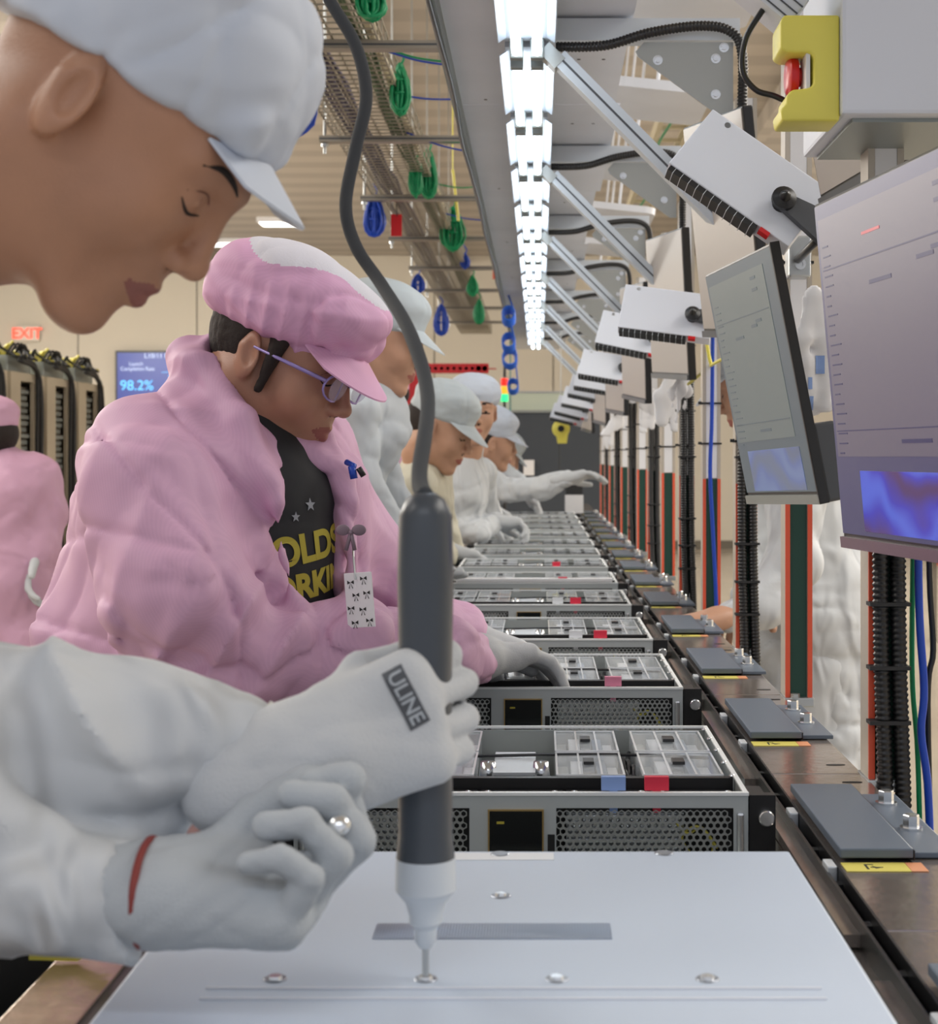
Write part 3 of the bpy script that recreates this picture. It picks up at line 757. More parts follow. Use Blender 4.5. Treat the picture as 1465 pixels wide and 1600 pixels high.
# ============================================================ WHITE TERMINAL BOXES
def tbox(Wd=.195, Hh=.105, D=.03):
    t = empty('terminal_box', (0, 0, 0))   # face toward -y
    B().bbox(-Wd/2, Wd/2, 0, D, -Hh/2, Hh/2, .002).build('case', 'box_white', t)
    B().box(-Wd/2+.004, Wd/2-.05, .002, D-.004, -Hh/2-.008, -Hh/2).build('port_strip', 'black_plastic', t)
    m = B()
    for q in range(11): m.box(-Wd/2+.012+q*.0125, -Wd/2+.0128+q*.0125, .0015, D, -Hh/2-.009, -Hh/2+.0005)
    m.build('port_divider', 'alu', t)
    k = B().lathe([(.001, -.034), (.006, -.030), (.008, -.024), (.0165, -.020), (.0165, -.014), (.010, -.010), (.012, 0)], (.055, 0, -.008), 20, Matrix.Rotation(-PI/2, 4, 'X')).build('knob', 'black_plastic', t, SM)
    B().prism([(.055, -.018), (.055, .004), (.135, .020), (.135, -.030)], 'y', -.014, -.004).build('bracket_arm', 'dark_grey', t)
    B().lathe([(.0045, -.003), (.0045, 0)], (-Wd/2+.03, 0, Hh/2-.008), 12, Matrix.Rotation(PI/2, 4, 'X')).build('screw', 'steel', t)
    B().box(Wd/2-.045, Wd/2-.030, -.001, .010, -Hh/2-.006, -Hh/2).build('red_plug', 'red', t)
    return t
bx = tbox(); rods = []
for q, (px, py, Y, ry, rx, sc, lab) in enumerate((
    (1172, 276, 2.05, 36, -22, 1.0, 'nearest white terminal box, tilted steeply beside the top of the brown monitor'),
    (1042, 486, 3.25, 8, -24, 1.0, 'second white terminal box, nearly level, at the brown monitor\'s left edge'),
    (990, 520, 4.40, 12, -26, 1.05, 'third white terminal box, half hidden behind the second'),
    (949, 571, 5.70, 10, -30, 1.05, 'fourth white terminal box, square looking with a dark lower edge'),
    (934, 592, 6.60, 10, -30, 1.0, 'fifth white terminal box, tucked behind the fourth'),
    (922, 606, 7.50, 12, -30, 1.05, 'sixth white terminal box in the stepped row'),
    (909, 622, 8.60, 12, -30, 1.1, 'seventh white terminal box in the stepped row'),
    (897, 636, 9.00, 14, -30, 1.1, 'eighth white terminal box in the stepped row'),
    (887, 646, 9.15, 14, -30, 1.0, 'last white terminal box, just above the yellow tool balancer'))):
    o = bx if q == 0 else copy_tree(bx)
    o.location = P(px, py, Y); o.rotation_euler = (math.radians(rx), math.radians(ry), math.radians(-8)); o.scale = (sc,)*3
    bpy.context.view_layer.update()
    W4 = Matrix.LocRotScale(o.location, o.rotation_euler, o.scale); a_ = W4 @ Vector((.125, -.008, -.004))
    py_ = 1.725+.575*math.ceil((a_.y-1.725)/.575); b_ = Vector((.372, py_-.008, a_.z-.02))
    rods.append((o, W4, a_, b_))
    tag(o, lab, 'terminal box', 'white terminal boxes in a stepped row')

for (o, W4, a_, b_) in rods:
    rr_ = B().tube([a_, b_], .006, 8).build('mount_rod', 'black_plastic', o, True); rr_.matrix_parent_inverse = W4.inverted()

# big white enclosure and emergency stop, top right
t = empty('white_cabinet', (0, 0, 0), 0, 'big white enclosure in the top right corner, yellow guard on its left side', 'cabinet')
B().bbox(.3055, .62, 1.55, 1.78, 1.680, 2.10, .004).build('case', 'box_white', t)
B().box(.32, .61, 1.57, 1.77, 1.676, 1.680).build('bottom_panel', 'steel_dull', t)
t = empty('emergency_stop', (0, 0, 0), 0, 'yellow emergency stop guard with red button on the white enclosure\'s left side', 'switch')
x0, x1, z0, z1 = .245, .3052, 1.675, 1.783
pr = [(x1, z0), (x1, z1), (x0+.004, z1), (x0, z1-.006), (x0, z1-.034), (x0+.006, z1-.038), (x0+.030, z1-.038), (x0+.034, z1-.042), (x0+.034, z0+.038), (x0+.030, z0+.034), (x0+.012, z0+.032), (x0+.006, z0+.026), (x0+.006, z0+.018), (x0, z0+.012), (x0+.002, z0)]
m = B().prism(pr, 'y', 1.56, 1.615); g = m.build('guard', 'yellow', t)
bv = g.modifiers.new('bevel', 'BEVEL'); bv.width = .004; bv.segments = 3; bv.limit_method = 'ANGLE'; g.data.shade_smooth()
mx = Matrix.Rotation(-PI/2, 4, 'Y')
B().lathe([(.010, 0), (.010, .008), (.020, .010), (.0215, .014), (.021, .018), (.016, .021)], (.278, 1.60, 1.729), 22, mx).build('button', 'red', t, SM)
B().box(.272, .276, 1.565, 1.60, 1.70, 1.76).build('paper_tag', 'paper', t)
tag(B().tube(spline([P(1195, 10, 1.62), P(1165, 60, 1.62), P(1160, 110, 1.62), P(1180, 140, 1.62), P(1210, 150, 1.62), P(1235, 162, 1.62)], 8), .0032, 8).build('switch_cable', 'black_plastic', None, True), 'thin black cable looping into the yellow guard', 'cable')
t = empty('terminal_tray', (0, 0, 0), 0, 'corner of a silver device jutting in at the top edge, left of the white enclosure', 'device')
M = Matrix.Translation(P(1215, -12, 1.60)) @ Matrix.Rotation(math.radians(40), 4, 'Y')
B().bbox(-.075, .03, 0, .06, -.018, .018, .002, M).build('case', 'box_white', t)
m = B()
for q in range(3): m.box(-.075, .03, -.001, 0, -.014+q*.009, -.0125+q*.009, M)
m.build('groove', 'dark_grey', t)

# ============================================================ OVERHEAD: canopy, lights, braces
t = empty('canopy', (0, 0, 0), 0, 'long grey sheet metal canopy above the strip lights', 'canopy')
y = 1.2; n = 0
while y < 10.5:
    m = B().box(-.175, .172 if n % 2 else .185, y, y+1.146, 2.135, 2.139); o = m.build('panel', 'canopy_metal', t)
    d = B()
    for (a, b) in ((.08, .2), (.13, .2), (.08, .75), (.13, .75), (-.12, 1.1), (.11, .5)): d.lathe([(.004, -.0004), (.004, 0)], (a, y+b, 2.1348), 10)
    d.build('rivet', 'black_matte', o); y += 1.15; n += 1
m = B().box(-.190, -.176, 1.2, 10.5, 2.10, 2.15); m.build('edge_rail', 'steel_dull', t)
m = B().tube(spline([(-.183+.004*math.sin(j*2.1), 1.2+j*.5, 2.096-.004*(j % 2)) for j in range(18)], 5), .005, 6); m.build('edge_cable', 'black_plastic', t, True)
m = B().box(-.045, .005, 1.2, 10.5, 2.085, 2.135); m.build('channel', 'steel_dull', t)
def lamp():
    t = empty('strip_light', (0, 0, 0)); L = .545; zc = 2.075
    B().box(-.040, .040, 0, L-.01, zc, zc+.01).build('housing', 'reflector', t)
    for a in (-1, 1):
        B().prism([(a*.036, zc), (a*.039, zc), (a*.052, zc-.008), (a*.050, zc-.009)], 'y', .03, L-.03).build('reflector_wing', 'reflector', t)
        tb = B().cyl((a*.0185, .03, zc-.024), (a*.0185, L-.03, zc-.024), .0085, 12).build('tube', 'led', t, SM)
        for e in (.008, L-.03): B().bbox(a*.0185-.012, a*.0185+.012, e, e+.022, zc-.036, zc, .003).build('end_cap', 'steel_dull', tb)
    return t
l0 = lamp(); n = 0
for kq in range(-1, 14):
    Y = 2.205+.575*kq
    o = l0 if kq == -1 else copy_tree(l0); o.location = (-.022, Y, 0)
    tag(o, 'twin tube strip light under the canopy, '+ords[n]+' of the line', 'strip light', 'strip lights in a line under the canopy'); n += 1
def brace():
    t = empty('diagonal_brace', (0, 0, 0))
    a = Vector((.035, 0, 2.045)); b = Vector((.352, 0, 1.725)); d = (b-a).normalized(); nn = Vector((d.z, 0, -d.x))
    M = Matrix(((d.x, 0, nn.x, a.x), (0, 1, 0, 0), (d.z, 0, nn.z, a.z), (0, 0, 0, 1))); L = (b-a).length
    B().box(0, L, -.018, .018, -.015, .015, M).build('bar', 'alu_brace', t)
    B().box(0, L, -.0184, -.0181, -.002, .002, M).box(0, L, -.006, .006, -.0155, -.0151, M).build('slot', 'dark_grey', t)
    B().box(-.03, .01, -.02, .02, -.006, .02, M).build('end_bracket', 'gusset', t)
    return t
def arm():
    t = empty('overhead_bracket', (0, 0, 0))
    B().prism([(.175, 2.068), (.19, 2.085), (.352, 2.085), (.352, 1.945), (.335, 1.945), (.18, 2.058)], 'y', -.004, 0).build('gusset_plate', 'gusset', t)
    B().box(.0, .365, .001, .041, 2.09, 2.13).build('arm', 'alu', t)
    for (x, z) in ((.215, 2.052), (.32, 2.055), (.32, 1.99), (.335, 2.075)):
        B().lathe([(.009, 0), (.009, .002), (.0055, .0022), (.005, .006)], (x, -.004, z), 14, Matrix.Rotation(PI/2, 4, 'X')).build('bolt', 'steel_bright', t, SM)
    return t
b0 = brace(); a0 = arm()
for kq in range(0, 7):
    Y = 2.75+1.15*kq
    o = b0 if kq == 0 else copy_tree(b0); o.location = (0, Y, 0)
    tag(o, 'silver diagonal brace from the lights down to the posts, '+ords[kq], 'brace', 'diagonal aluminium braces')
    o = a0 if kq == 0 else copy_tree(a0); o.location = (0, Y+.04, 0)
    tag(o, 'grey bolted gusset bracket at a post top, '+ords[kq]+' of the row', 'bracket', 'overhead gusset brackets')
    a, b = corrugated([(.03, Y+.02, 2.072), (.12, Y+.02, 2.075), (.2, Y+.02, 2.098), (.29, Y+.02, 2.11), (.345, Y+.02, 2.10), (.366, Y+.02, 2.06), (.366, Y+.02, 1.95), (.366, Y+.02, 1.80)], .0095, 7)
    tag(B().tube(a, b, 10).build('light_conduit', 'black_plastic', None, True), 'black conduit arching over a gusset bracket to the lights, '+ords[kq], 'conduit', 'black conduits arching to the lights')
# tall rear frame posts that carry the brackets
# grey rounded overhead panels beyond the brackets
def rpanel(): 
    pts = []
    for (cx, cy, a0_) in ((.11, .17, 0), (-.11, .17, 90), (-.11, -.17, 180), (.11, -.17, 270)):
        for q in range(7): a = math.radians(a0_+q*15); pts.append((cx+.05*math.cos(a), cy+.05*math.sin(a)))
    return B().prism(pts, 'z', 0, .03).cyl((0, 0, .03), (.0, 0, 1.75), .006, 8).build('rounded_panel', 'canopy_metal')
r0 = rpanel()
for q in range(6):
    o = r0 if q == 0 else r0.copy()
    if q: C.objects.link(o)
    o.location = (.37, 3.75+q*1.15, 2.45); o.rotation_euler = (0, math.radians(6), 0)
    tag(o, 'grey panel with rounded corners above the brackets, '+ords[q]+' one', 'panel', 'rounded grey panels overhead')
# cream ladder tray, right
t = empty('ladder_tray', (0, 0, 0), 0, 'cream ladder cable tray running overhead beyond the grey brackets', 'cable tray')
for x in (.56, .70): B().box(x-.012, x+.012, 3.2, 16, 2.86, 2.92).build('side_rail', 'cream_cable', t)
rg = B().box(.56, .70, 0, .03, 2.87, 2.885).build('rung', 'cream_cable', t); rg.location.y = 3.3
for q in range(1, 42): o = rg.copy(); C.objects.link(o); o.location.y = 3.3+q*.3
tag(B().tube(spline([(.6+.02*math.sin(j*1.3), 3.4+j*.5, 2.845+.01*math.sin(j)) for j in range(16)], 4), .006, 6).build('loose_cable', 'green_cable', None, True), 'green cable under the cream ladder tray', 'cable')
for x, (yy) in ((.95, 0), (1.25, 0)):
    pass

# wire basket tray, left, with its struts, cables and coils
t = empty('wire_basket_tray', (0, 0, 0), 0, 'wire mesh cable basket running overhead above the workers', 'cable tray')
m = B(); y = 2.2
while y < 13: m.box(-.66, -.40, y, y+.004, 2.362, 2.366); y += .05
for j in range(8): m.box(-.66+j*.0371-.002, -.66+j*.0371+.002, 2.2, 13, 2.366, 2.370)
for x in (-.66, -.40):
    for z in (2.40, 2.44): m.box(x-.002, x+.002, 2.2, 13, z, z+.004)
    y = 2.2
    while y < 13: m.box(x-.002, x+.002, y, y+.004, 2.366, 2.444); y += .1
m.build('wire_mesh', 'tray_wire', t)
def strut():
    t = empty('strut_channel', (0, 0, 0))
    B().box(-.70, -.17, -.02, .02, 2.335, 2.355).build('channel', 'strut', t)
    B().box(-.70, -.17, -.0206, -.0202, 2.3425, 2.3475).build('slot', 'dark_grey', t)
    for x in (-.685, -.2):
        B().cyl((x, 0, 2.30), (x, 0, 4.2), .005, 8).build('threaded_rod', 'steel', t); B().lathe([(.012, 0), (.012, .01)], (x, 0, 2.322), 6).build('nut', 'steel', t)
    return t
s0 = strut()
for kq in range(0, 8):
    o = s0 if kq == 0 else copy_tree(s0); o.location = (0, 3.79+1.12*kq, 0)
    tag(o, 'grey strut channel hung crosswise under the wire basket, '+ords[kq], 'strut', 'struts under the wire basket')
def bundle(name, x, z, m_, lab, nt, rr, spread_, seed, y0=2.2):
    rnd = random.Random(seed); m = B()
    for q in range(nt):
        ox, oz = rnd.uniform(-spread_, spread_), rnd.uniform(0, spread_*1.2)
        pts = [(x+ox+rnd.uniform(-.008, .008), y0+j*.25, z+oz+rnd.uniform(-.006, .006)) for j in range(int((12.8-y0)/.25))]
        m.tube(spline(pts, 2), rr, 5)
    tag(m.build(name, m_, None, True), lab, 'cable bundle')
bundle('cable_bundle', -.585, 2.378, 'purple_bundle', 'dark purple cable bundle on the left side of the wire basket', 12, .006, .03, 1)
bundle('cable_bundle', -.455, 2.378, 'green_bundle', 'mottled green cable bundle on the right side of the wire basket', 10, .006, .018, 2)
bundle('cable_bundle', -.415, 2.378, 'cream_cable', 'cream cables along the right edge of the wire basket', 4, .005, .010, 3)
def coil(px, py, Y, w, h, m_, lab, grp, seed, n=17):
    rnd = random.Random(seed); c = P(px, py, Y); m = B()
    for q in range(n):
        a, b = w*(.08+.92*rnd.random()), h*(.8+.2*rnd.random()); ph = rnd.random()*.3; dy = rnd.uniform(-.02, .02)
        pts = []
        for j in range(17):
            t_ = 2*PI*j/16; pts.append((a*math.sin(t_)*(1-.35*math.cos(t_))+rnd.uniform(-.002, .002), dy+rnd.uniform(-.006, .006), b*math.cos(t_)))
        m.tube(pts, .0050, 5, False)
    for j in range(2): m.box(-w*.5, w*.5, -.02, .02, h*(.3-.5*j), h*(.3-.5*j)+.006)
    m.tube(spline([(0, 0, h*.9), (.01, 0, h+.02), (-.01, 0, h+.05)], 4), .004, 5)
    o = m.build('cable_coil', m_, None, True); o.location = c
    tag(o, lab, 'coil of cable', grp)
GG, GB = 'green cable coils hanging from the wire basket', 'blue cable coils hanging from the wire basket'
coil(625, 140, 4.3, .026, .072, 'green_cable', 'long green cable coil between the two nearest struts', GG, 1)
coil(580, 2, 3.4, .03, .04, 'green_cable', 'green cable coil cut by the top edge of the frame', GG, 2)
coil(649, 278, 5.6, .022, .072, 'green_cable', 'left one of two green coils hanging side by side', GG, 3)
coil(669, 272, 5.7, .032, .09, 'green_cable', 'right one of two green coils hanging side by side', GG, 4)
coil(707, 358, 7.0, .055, .10, 'green_cable', 'thick round green coil below the pair', GG, 5, 24)
coil(738, 447, 8.8, .03, .06, 'green_cable', 'small green coil, upper of the farthest two', GG, 6)
coil(748, 487, 10.0, .035, .08, 'green_cable', 'small green coil, lower of the farthest two', GG, 7)
coil(462, 155, 4.2, .05, .10, 'blue_cable', 'blue cable coil at the brim of the near man\'s cap', GB, 8, 14)
coil(585, 338, 6.2, .04, .085, 'blue_cable', 'blue coil beside the red tag, left of the tray', GB, 9)
coil(653, 443, 8.4, .04, .05, 'blue_cable', 'blue coil above the far end, left of the tray', GB, 10)
coil(689, 500, 9.8, .05, .10, 'blue_cable', 'farthest blue coil, lowest of the blue ones', GB, 11)
coil(726, 408, 8.2, .025, .04, 'blue_cable', 'small blue coil below the thick round green coil', GB, 12)
for (a, b, cc, Y, lab) in ((( 590, 75), (710, 103), 'blue_cable', 3.9, 'blue wire spanning from tray to canopy, nearest'), ((592, 73), (710, 98), 'green_cable', 3.95, 'green wire spanning from tray to canopy, nearest'),
    ((608, 145), (722, 155), 'blue_cable', 4.4, 'single blue wire spanning below the nearest strut'), ((635, 207), (735, 238), 'blue_cable', 4.9, 'sagging blue wire under the second strut'), ((640, 212), (735, 222), 'green_cable', 4.9, 'green wire under the second strut'),
    ((685, 288), (745, 292), 'green_cable', 6.0, 'green wire above the third strut'), ((690, 332), (765, 345), 'blue_cable', 6.6, 'blue wire past the thick green coil')):
    A = P(*a, Y); Bp = P(*b, Y); Mi = (A+Bp)/2+Vector((0, 0, -.008))
    tag(B().tube(spline([A, Mi, Bp], 6), .0028, 6).build('spanning_wire', cc, None, True), lab, 'wire')
t = empty('red_tag', (0, 0, 0), 0, 'red tag hanging from the wire basket beside a blue coil', 'tag')
c = P(620, 350, 6.3); B().box(c.x-.025, c.x+.02, c.y, c.y+.004, c.z-.05, c.z+.04).build('plate', 'red', t)
B().tube([c+Vector((0, 0, .03)), c+Vector((-.005, 0, .12))], .002, 6).build('string', 'black_matte', t)
for q, (px, py, Y) in enumerate(((744, 285, 5.6), (772, 425, 7.6))):
    c = P(px, py, Y); tag(B().bbox(c.x-.008, c.x+.008, c.y-.01, c.y+.01, c.z-.035, c.z+.035, .003).cyl((c.x, c.y, c.z+.03), (c.x, c.y, 4.2), .003, 6).build('red_connector', 'orange', None), ('nearer' if q == 0 else 'farther')+' red plug at the canopy\'s left edge', 'plug')
c = P(710, 320, 6.2); tag(B().cyl(P(707, 265, 6.2), P(716, 345, 6.2), .006, 8).cyl(P(707, 265, 6.2), (P(707, 265, 6.2).x, 6.2, 4.2), .003, 6).build('yellow_rod', 'yellow', None), 'thin yellow and black rod hanging past the tray', 'rod')
# ============================================================ BACKGROUND
# dashboard screen on the back wall
t = empty('dashboard_screen', (0, 0, 0), 0, 'wall screen with blue production dashboard reading 98.2%', 'screen')
M0 = Matrix.Translation(P(180, 548, 21.9))
Wd, Hh = 2.2, 1.26
B().box(0, Wd, 0, .05, -Hh, 0, M0).build('bezel', 'black_plastic', t)
s = B().box(.03, Wd-.03, -.004, 0, -Hh+.03, -.03, M0).build('display', 'screen_blue', t)
def tx(body, x, z, size, m_): text_obj('text', body, size, m_, M0 @ Matrix.Translation((x, -.012, z)) @ Matrix.Rotation(PI/2, 4, 'X'), s, .001)
tx('L10/11 Production Dashboard', 1.0, -.075, .095, 'screen_white'); tx('Launch', .30, -.19, .07, 'screen_white'); tx('Completion Rate', .32, -.26, .07, 'screen_white'); tx('98.2%', .31, -.50, .20, 'screen_cyan'); tx('Workflow', .9, -.19, .07, 'screen_white'); tx('Yield', .40, -.82, .07, 'screen_white')
m = B()
for q, h in enumerate((.08, .17, .22, .12, .28, .33, .2, .25)): m.box(.16+q*.1, .21+q*.1, -.008, -.004, -1.2, -1.2+h*1.1, M0)
for q in range(5): m.box(.76, 2.1, -.008, -.004, -.36-q*.1, -.35-q*.1, M0)
m.box(.66, 2.1, -.006, -.004, -.31, -.305, M0); m.build('chart_bars', 'screen_cyan', s)
# exit sign
t = empty('exit_sign', (0, 0, 0), 0, 'small EXIT sign with red letters high on the back wall', 'sign')
c = P(42, 521, 21.9)
B().bbox(c.x-.17, c.x+.17, 21.90, 21.97, c.z-.11, c.z+.11, .01).build('box', 'exit_face', t)
text_obj('letters', 'EXIT', .21, 'exit_red', Matrix.Translation((c.x, 21.895, c.z-.005)) @ Matrix.Rotation(PI/2, 4, 'X'), t, .003, .004)
# rack row, left
def rack():
    t = empty('equipment_rack', (0, 0, 0))
    m = B(); m.box(-.70, -.02, 0, .04, 0, 1.78); m.box(-.70, -.02, .56, .60, 0, 1.78); m.box(-.70, 0, 0, .60, 1.78, 1.83); m.box(-.70, -.66, .04, .56, 0, 1.78); m.box(-.02, 0, 0, .17, 0, 1.78); m.box(-.02, 0, .40, .60, 0, 1.78); m.build('frame', 'beige_rack', t)
    B().box(-.6, -.05, .05, .55, .1, 1.75).build('interior', 'beige_dark', t)
    m = B(); rnd = random.Random(4)
    for q in range(42): z = .15+q*.038; m.box(-.05, -.03+rnd.random()*.02, .19+rnd.random()*.03, .35+rnd.random()*.03, z, z+.022)
    m.build('device_stack', 'steel_dull', t)
    m = B(); m.tube(spline([(.01, .12, 1.9), (.03, .42, 1.80), (.03, .45, 1.2), (.03, .44, .5)], 6), .016, 6); m.tube(spline([(.01, .2, 1.9), (.02, .40, 1.84), (.02, .40, 1.3), (.02, .41, .6)], 6), .012, 6); m.build('cable', 'black_matte', t, True)
    return t
def gear():
    t = empty('rack_top_device', (0, 0, 0))
    B().bbox(-.5, -.05, .08, .5, 1.831, 1.93, .01).build('case', 'steel_dull', t)
    m = B(); rnd = random.Random(9)
    for q in range(9):
        x, y = -.1-rnd.random()*.3, .1+rnd.random()*.4; m.tube(spline([(x, y, 1.93), (x+.05, y+.05, 2.0+rnd.random()*.03), (x-.02, y+.12, 1.96), (-.03, y+.1, 1.94)], 4), .008, 5)
    m.build('cable_tangle', 'yellow' , t, True)
    m = B()
    for q in range(10):
        x, y = -.06-rnd.random()*.2, .1+rnd.random()*.4; m.tube(spline([(x, y, 1.93), (x+.06, y-.05, 2.0), (x+.03, y+.1, 1.98), (.0, y, 1.92)], 4), .008, 5)
    m.build('black_cable', 'black_matte', t, True)
    return t
rk = rack(); gr = gear()
for q in range(4):
    o = rk if q == 0 else copy_tree(rk); o.location = (-3.08, 8.3+q*.66, 0)
    tag(o, 'beige open equipment rack at the left, '+ords[q]+' of the row', 'rack', 'beige equipment racks')
    if q < 4:
        o = gr if q == 0 else copy_tree(gr); o.location = (-3.08, 8.3+q*.66, 0)
        tag(o, 'grey device with loose cables on top of a beige rack, '+ords[q], 'device', 'devices on the racks')
# bench at left below the racks
t = empty('workbench', (0, 0, 0), 0, 'wooden edged workbench behind the pink-coated worker, far left', 'bench')
B().box(-2.6, -1.55, 5.2, 6.2, .92, .96).build('top', 'wood', t); B().box(-2.6, -1.55, 5.25, 6.2, .80, .86).build('shelf', 'black_matte', t)
for x in (-2.55, -1.6): B().box(x-.02, x+.02, 5.25, 5.3, 0, .92).build('leg', 'steel_dull', t)
m = B().bbox(-2.05, -1.75, 5.3, 5.6, .962, 1.05, .01); tag(m.build('black_case', 'black_plastic'), 'black case standing on the far left workbench', 'case')
# dark partition at the line's end and light panel above
t = empty('dark_partition', (0, 0, 0), 0, 'dark slate partition closing off the far end of the line', 'partition')
B().box(-.75, .70, 13.0, 13.05, .0, 1.70).build('board', 'slate', t); B().box(-.77, .72, 12.98, 13.07, 1.70, 1.72).build('top_rail', 'steel_dull', t)
t = empty('pale_panel', (0, 0, 0), 0, 'pale greenish translucent panel above the dark partition', 'panel')
mat('pale_green', (.55, .62, .52), .4)
B().box(-.52, .22, 13.1, 13.12, 1.725, 1.87).build('sheet', 'pale_green', t)
B().box(-.54, .24, 13.09, 13.13, 1.87, 1.885).build('rail', 'steel', t)
t = empty('stack_light', (0, 0, 0), 0, 'small red amber green signal tower at the line\'s far end', 'signal light')
c = P(788, 640, 11.5)
B().cyl((c.x, c.y, .9), (c.x, c.y, c.z+.06), .010, 8).build('pole', 'black_plastic', t)
for q, (mm, h) in enumerate((('lamp_green', .065), ('lamp_amber', .055), ('lamp_red', .055))):
    z = c.z+.06+q*.06; B().lathe([(.026, 0), (.028, .01), (.028, .045), (.026, .055)], (c.x, c.y, z), 14).build('lens', mm, t)
B().lathe([(.012, 0), (.010, .10)], (c.x, c.y, c.z+.24), 10).build('cap', 'black_plastic', t)
t = empty('tool_balancer', (0, 0, 0), 0, 'yellow spring tool balancer hanging at the end of the box row', 'tool balancer')
c = P(876, 670, 9.4)
B().lathe([(.03, 0), (.055, .01), (.055, .04), (.03, .05)], (c.x, c.y, c.z), 18, Matrix.Rotation(PI/2, 4, 'X')).prism([(c.x-.04, c.z+.02), (c.x+.05, c.z+.02), (c.x+.035, c.z-.09), (c.x-.02, c.z-.09)], 'y', c.y-.04, c.y-.01).build('body', 'yellow', t, SM)
B().lathe([(.02, 0), (.02, .02)], (c.x, c.y-.05, c.z), 14, Matrix.Rotation(PI/2, 4, 'X')).build('hub', 'black_plastic', t)
B().cyl((c.x, c.y-.02, c.z+.05), (c.x, c.y-.02, 2.10), .003, 6).build('hook_rope', 'steel', t); B().cyl((c.x-.01, c.y-.02, c.z-.09), (c.x-.01, c.y-.02, c.z-.36), .003, 6).build('cable', 'black_matte', t)
c = P(898, 788, 9.0)
t = empty('display_card', (0, 0, 0), 0, 'blank white card standing at the last server', 'card')
B().box(c.x-.055, c.x+.055, 9.2, 9.204, .99, 1.10).build('card', 'paper', t); B().box(c.x-.05, c.x+.05, 9.205, 9.28, .985, 1.18).build('stand', 'black_matte', t)
t = empty('notice', (0, 0, 0), 0, 'small white notice on the dark partition', 'notice')
c = P(826, 728, 12.98); B().box(c.x-.045, c.x+.045, 12.975, 12.98, c.z-.08, c.z+.05).build('sheet', 'paper', t)
# red perforated beam
t = empty('red_beam', (0, 0, 0), 0, 'red perforated beam standing out behind the white capped man', 'beam')
c = P(655, 568, 12.0)
m = B().box(c.x, c.x+.54, 12.0, 12.05, c.z-.075, c.z); m.box(c.x+.54, c.x+.60, 12.02, 12.03, c.z-.045, c.z-.035); m.build('beam', 'red_beam', t)
m = B()
for q in range(11): m.lathe([(.014 if q < 9 else .022, -.001), (.014 if q < 9 else .022, .0)], (c.x+.03+q*.048, 12.0, c.z-.038), 12, Matrix.Rotation(PI/2, 4, 'X'))
m.build('hole', 'wall_cream', t)
B().box(c.x-.10, c.x, 12.0, 12.06, 0, c.z-.03).build('pillar', 'red_beam', t)
# blue coiled air hoses near the far lights
for q, (px, py, Y, r) in enumerate(((794, 488, 7.6, .03), (794, 530, 8.6, .035), (796, 556, 9.6, .045), (801, 600, 10.4, .035))):
    m = B(); c = P(px, py, Y); pts = [(c.x+r*math.cos(j*.5), c.y+j*.0015, c.z+r*1.1*math.sin(j*.5)-j*.0004) for j in range(76)]
    m.tube(pts, .0055, 6); m.tube([pts[0], (c.x, c.y, 2.13)], .005, 6)
    tag(m.build('air_hose', 'hose_blue', None, True), 'blue coiled air hose at the canopy\'s far left edge, '+ords[q], 'hose', 'blue coiled air hoses')
tag(B().tube(spline([P(797, 640, 10.5), P(794, 665, 10.5), P(797, 690, 10.5), P(801, 702, 10.5)], 5), .006, 6).tube([P(797, 640, 10.5), (P(797, 640, 10.5).x, 10.5, 2.13)], .004, 6).build('teal_hose', 'teal_hose', None, True), 'teal hose dangling in front of the dark partition', 'hose')
# caster cart far right
t = empty('hand_cart', (0, 0, 0), 0, 'cart whose single caster shows under the big monitor at the right edge', 'cart')
c = P(1458, 890, 11.0)
B().lathe([(.02, -.012), (.035, -.012), (.035, .012), (.02, .012)], (c.x, 11.0, .57), 18, Matrix.Rotation(PI/2, 4, 'X')).build('caster', 'orange', t)
B().box(c.x-.03, c.x+.4, 10.9, 11.4, .60, .64).build('platform', 'wood', t)
B().box(c.x-.02, c.x+.02, 10.98, 11.02, 0, .60).build('leg', 'beige_dark', t); B().box(c.x+.35, c.x+.39, 11.3, 11.35, 0, .60).build('leg', 'beige_dark', t)
# hanging plastic sleeves and papers on the posts
def sleeve(top, bot, w, m_, lab, seed):
    top = Vector(top); bot = Vector(bot); rnd = random.Random(seed)
    pr = []
    for q in range(3):
        o = Vector(((q-1)*w*.35, rnd.uniform(-.008, .008), 0)); pr += chain([top+o*.3, top.lerp(bot, .35)+o, bot+o*(1.2 if q else .6)+Vector((0, 0, rnd.uniform(0, .04)))], [w*.13, w*.24, w*.20], .006, sc=(1, .3, 1))
    o = sdf_mesh('hanging_sleeve', pr, .004, m_, None, folds(.0035, 1.8, seed)); tag(o, lab, 'plastic sleeve', 'white sleeves and papers hanging at the posts'); return o
slv = sleeve(P(1270, 470, 2.2), P(1270, 655, 2.2), .046, 'paper', 'crumpled white plastic sleeve with blue print beside the big monitor', 1)
sleeve(P(1066, 588, 3.9), P(1056, 660, 3.9), .05, 'paper', 'white paper roll hanging at the third cabled post', 2)
sleeve(P(1046, 592, 4.1), P(1038, 672, 4.1), .06, 'paper', 'white hanging sleeve just left of the roll', 3)
sleeve(P(1016, 612, 5.0), P(1008, 675, 5.0), .05, 'paper', 'white sleeve at the fourth cabled post', 4)
sleeve(P(972, 645, 6.2), P(945, 690, 6.2), .04, 'paper', 'slanted white paper hanging over the farther posts', 5)
sleeve(P(952, 660, 8.0), P(948, 702, 8.0), .05, 'paper', 'farthest white sleeve among the posts', 6)
m = B()
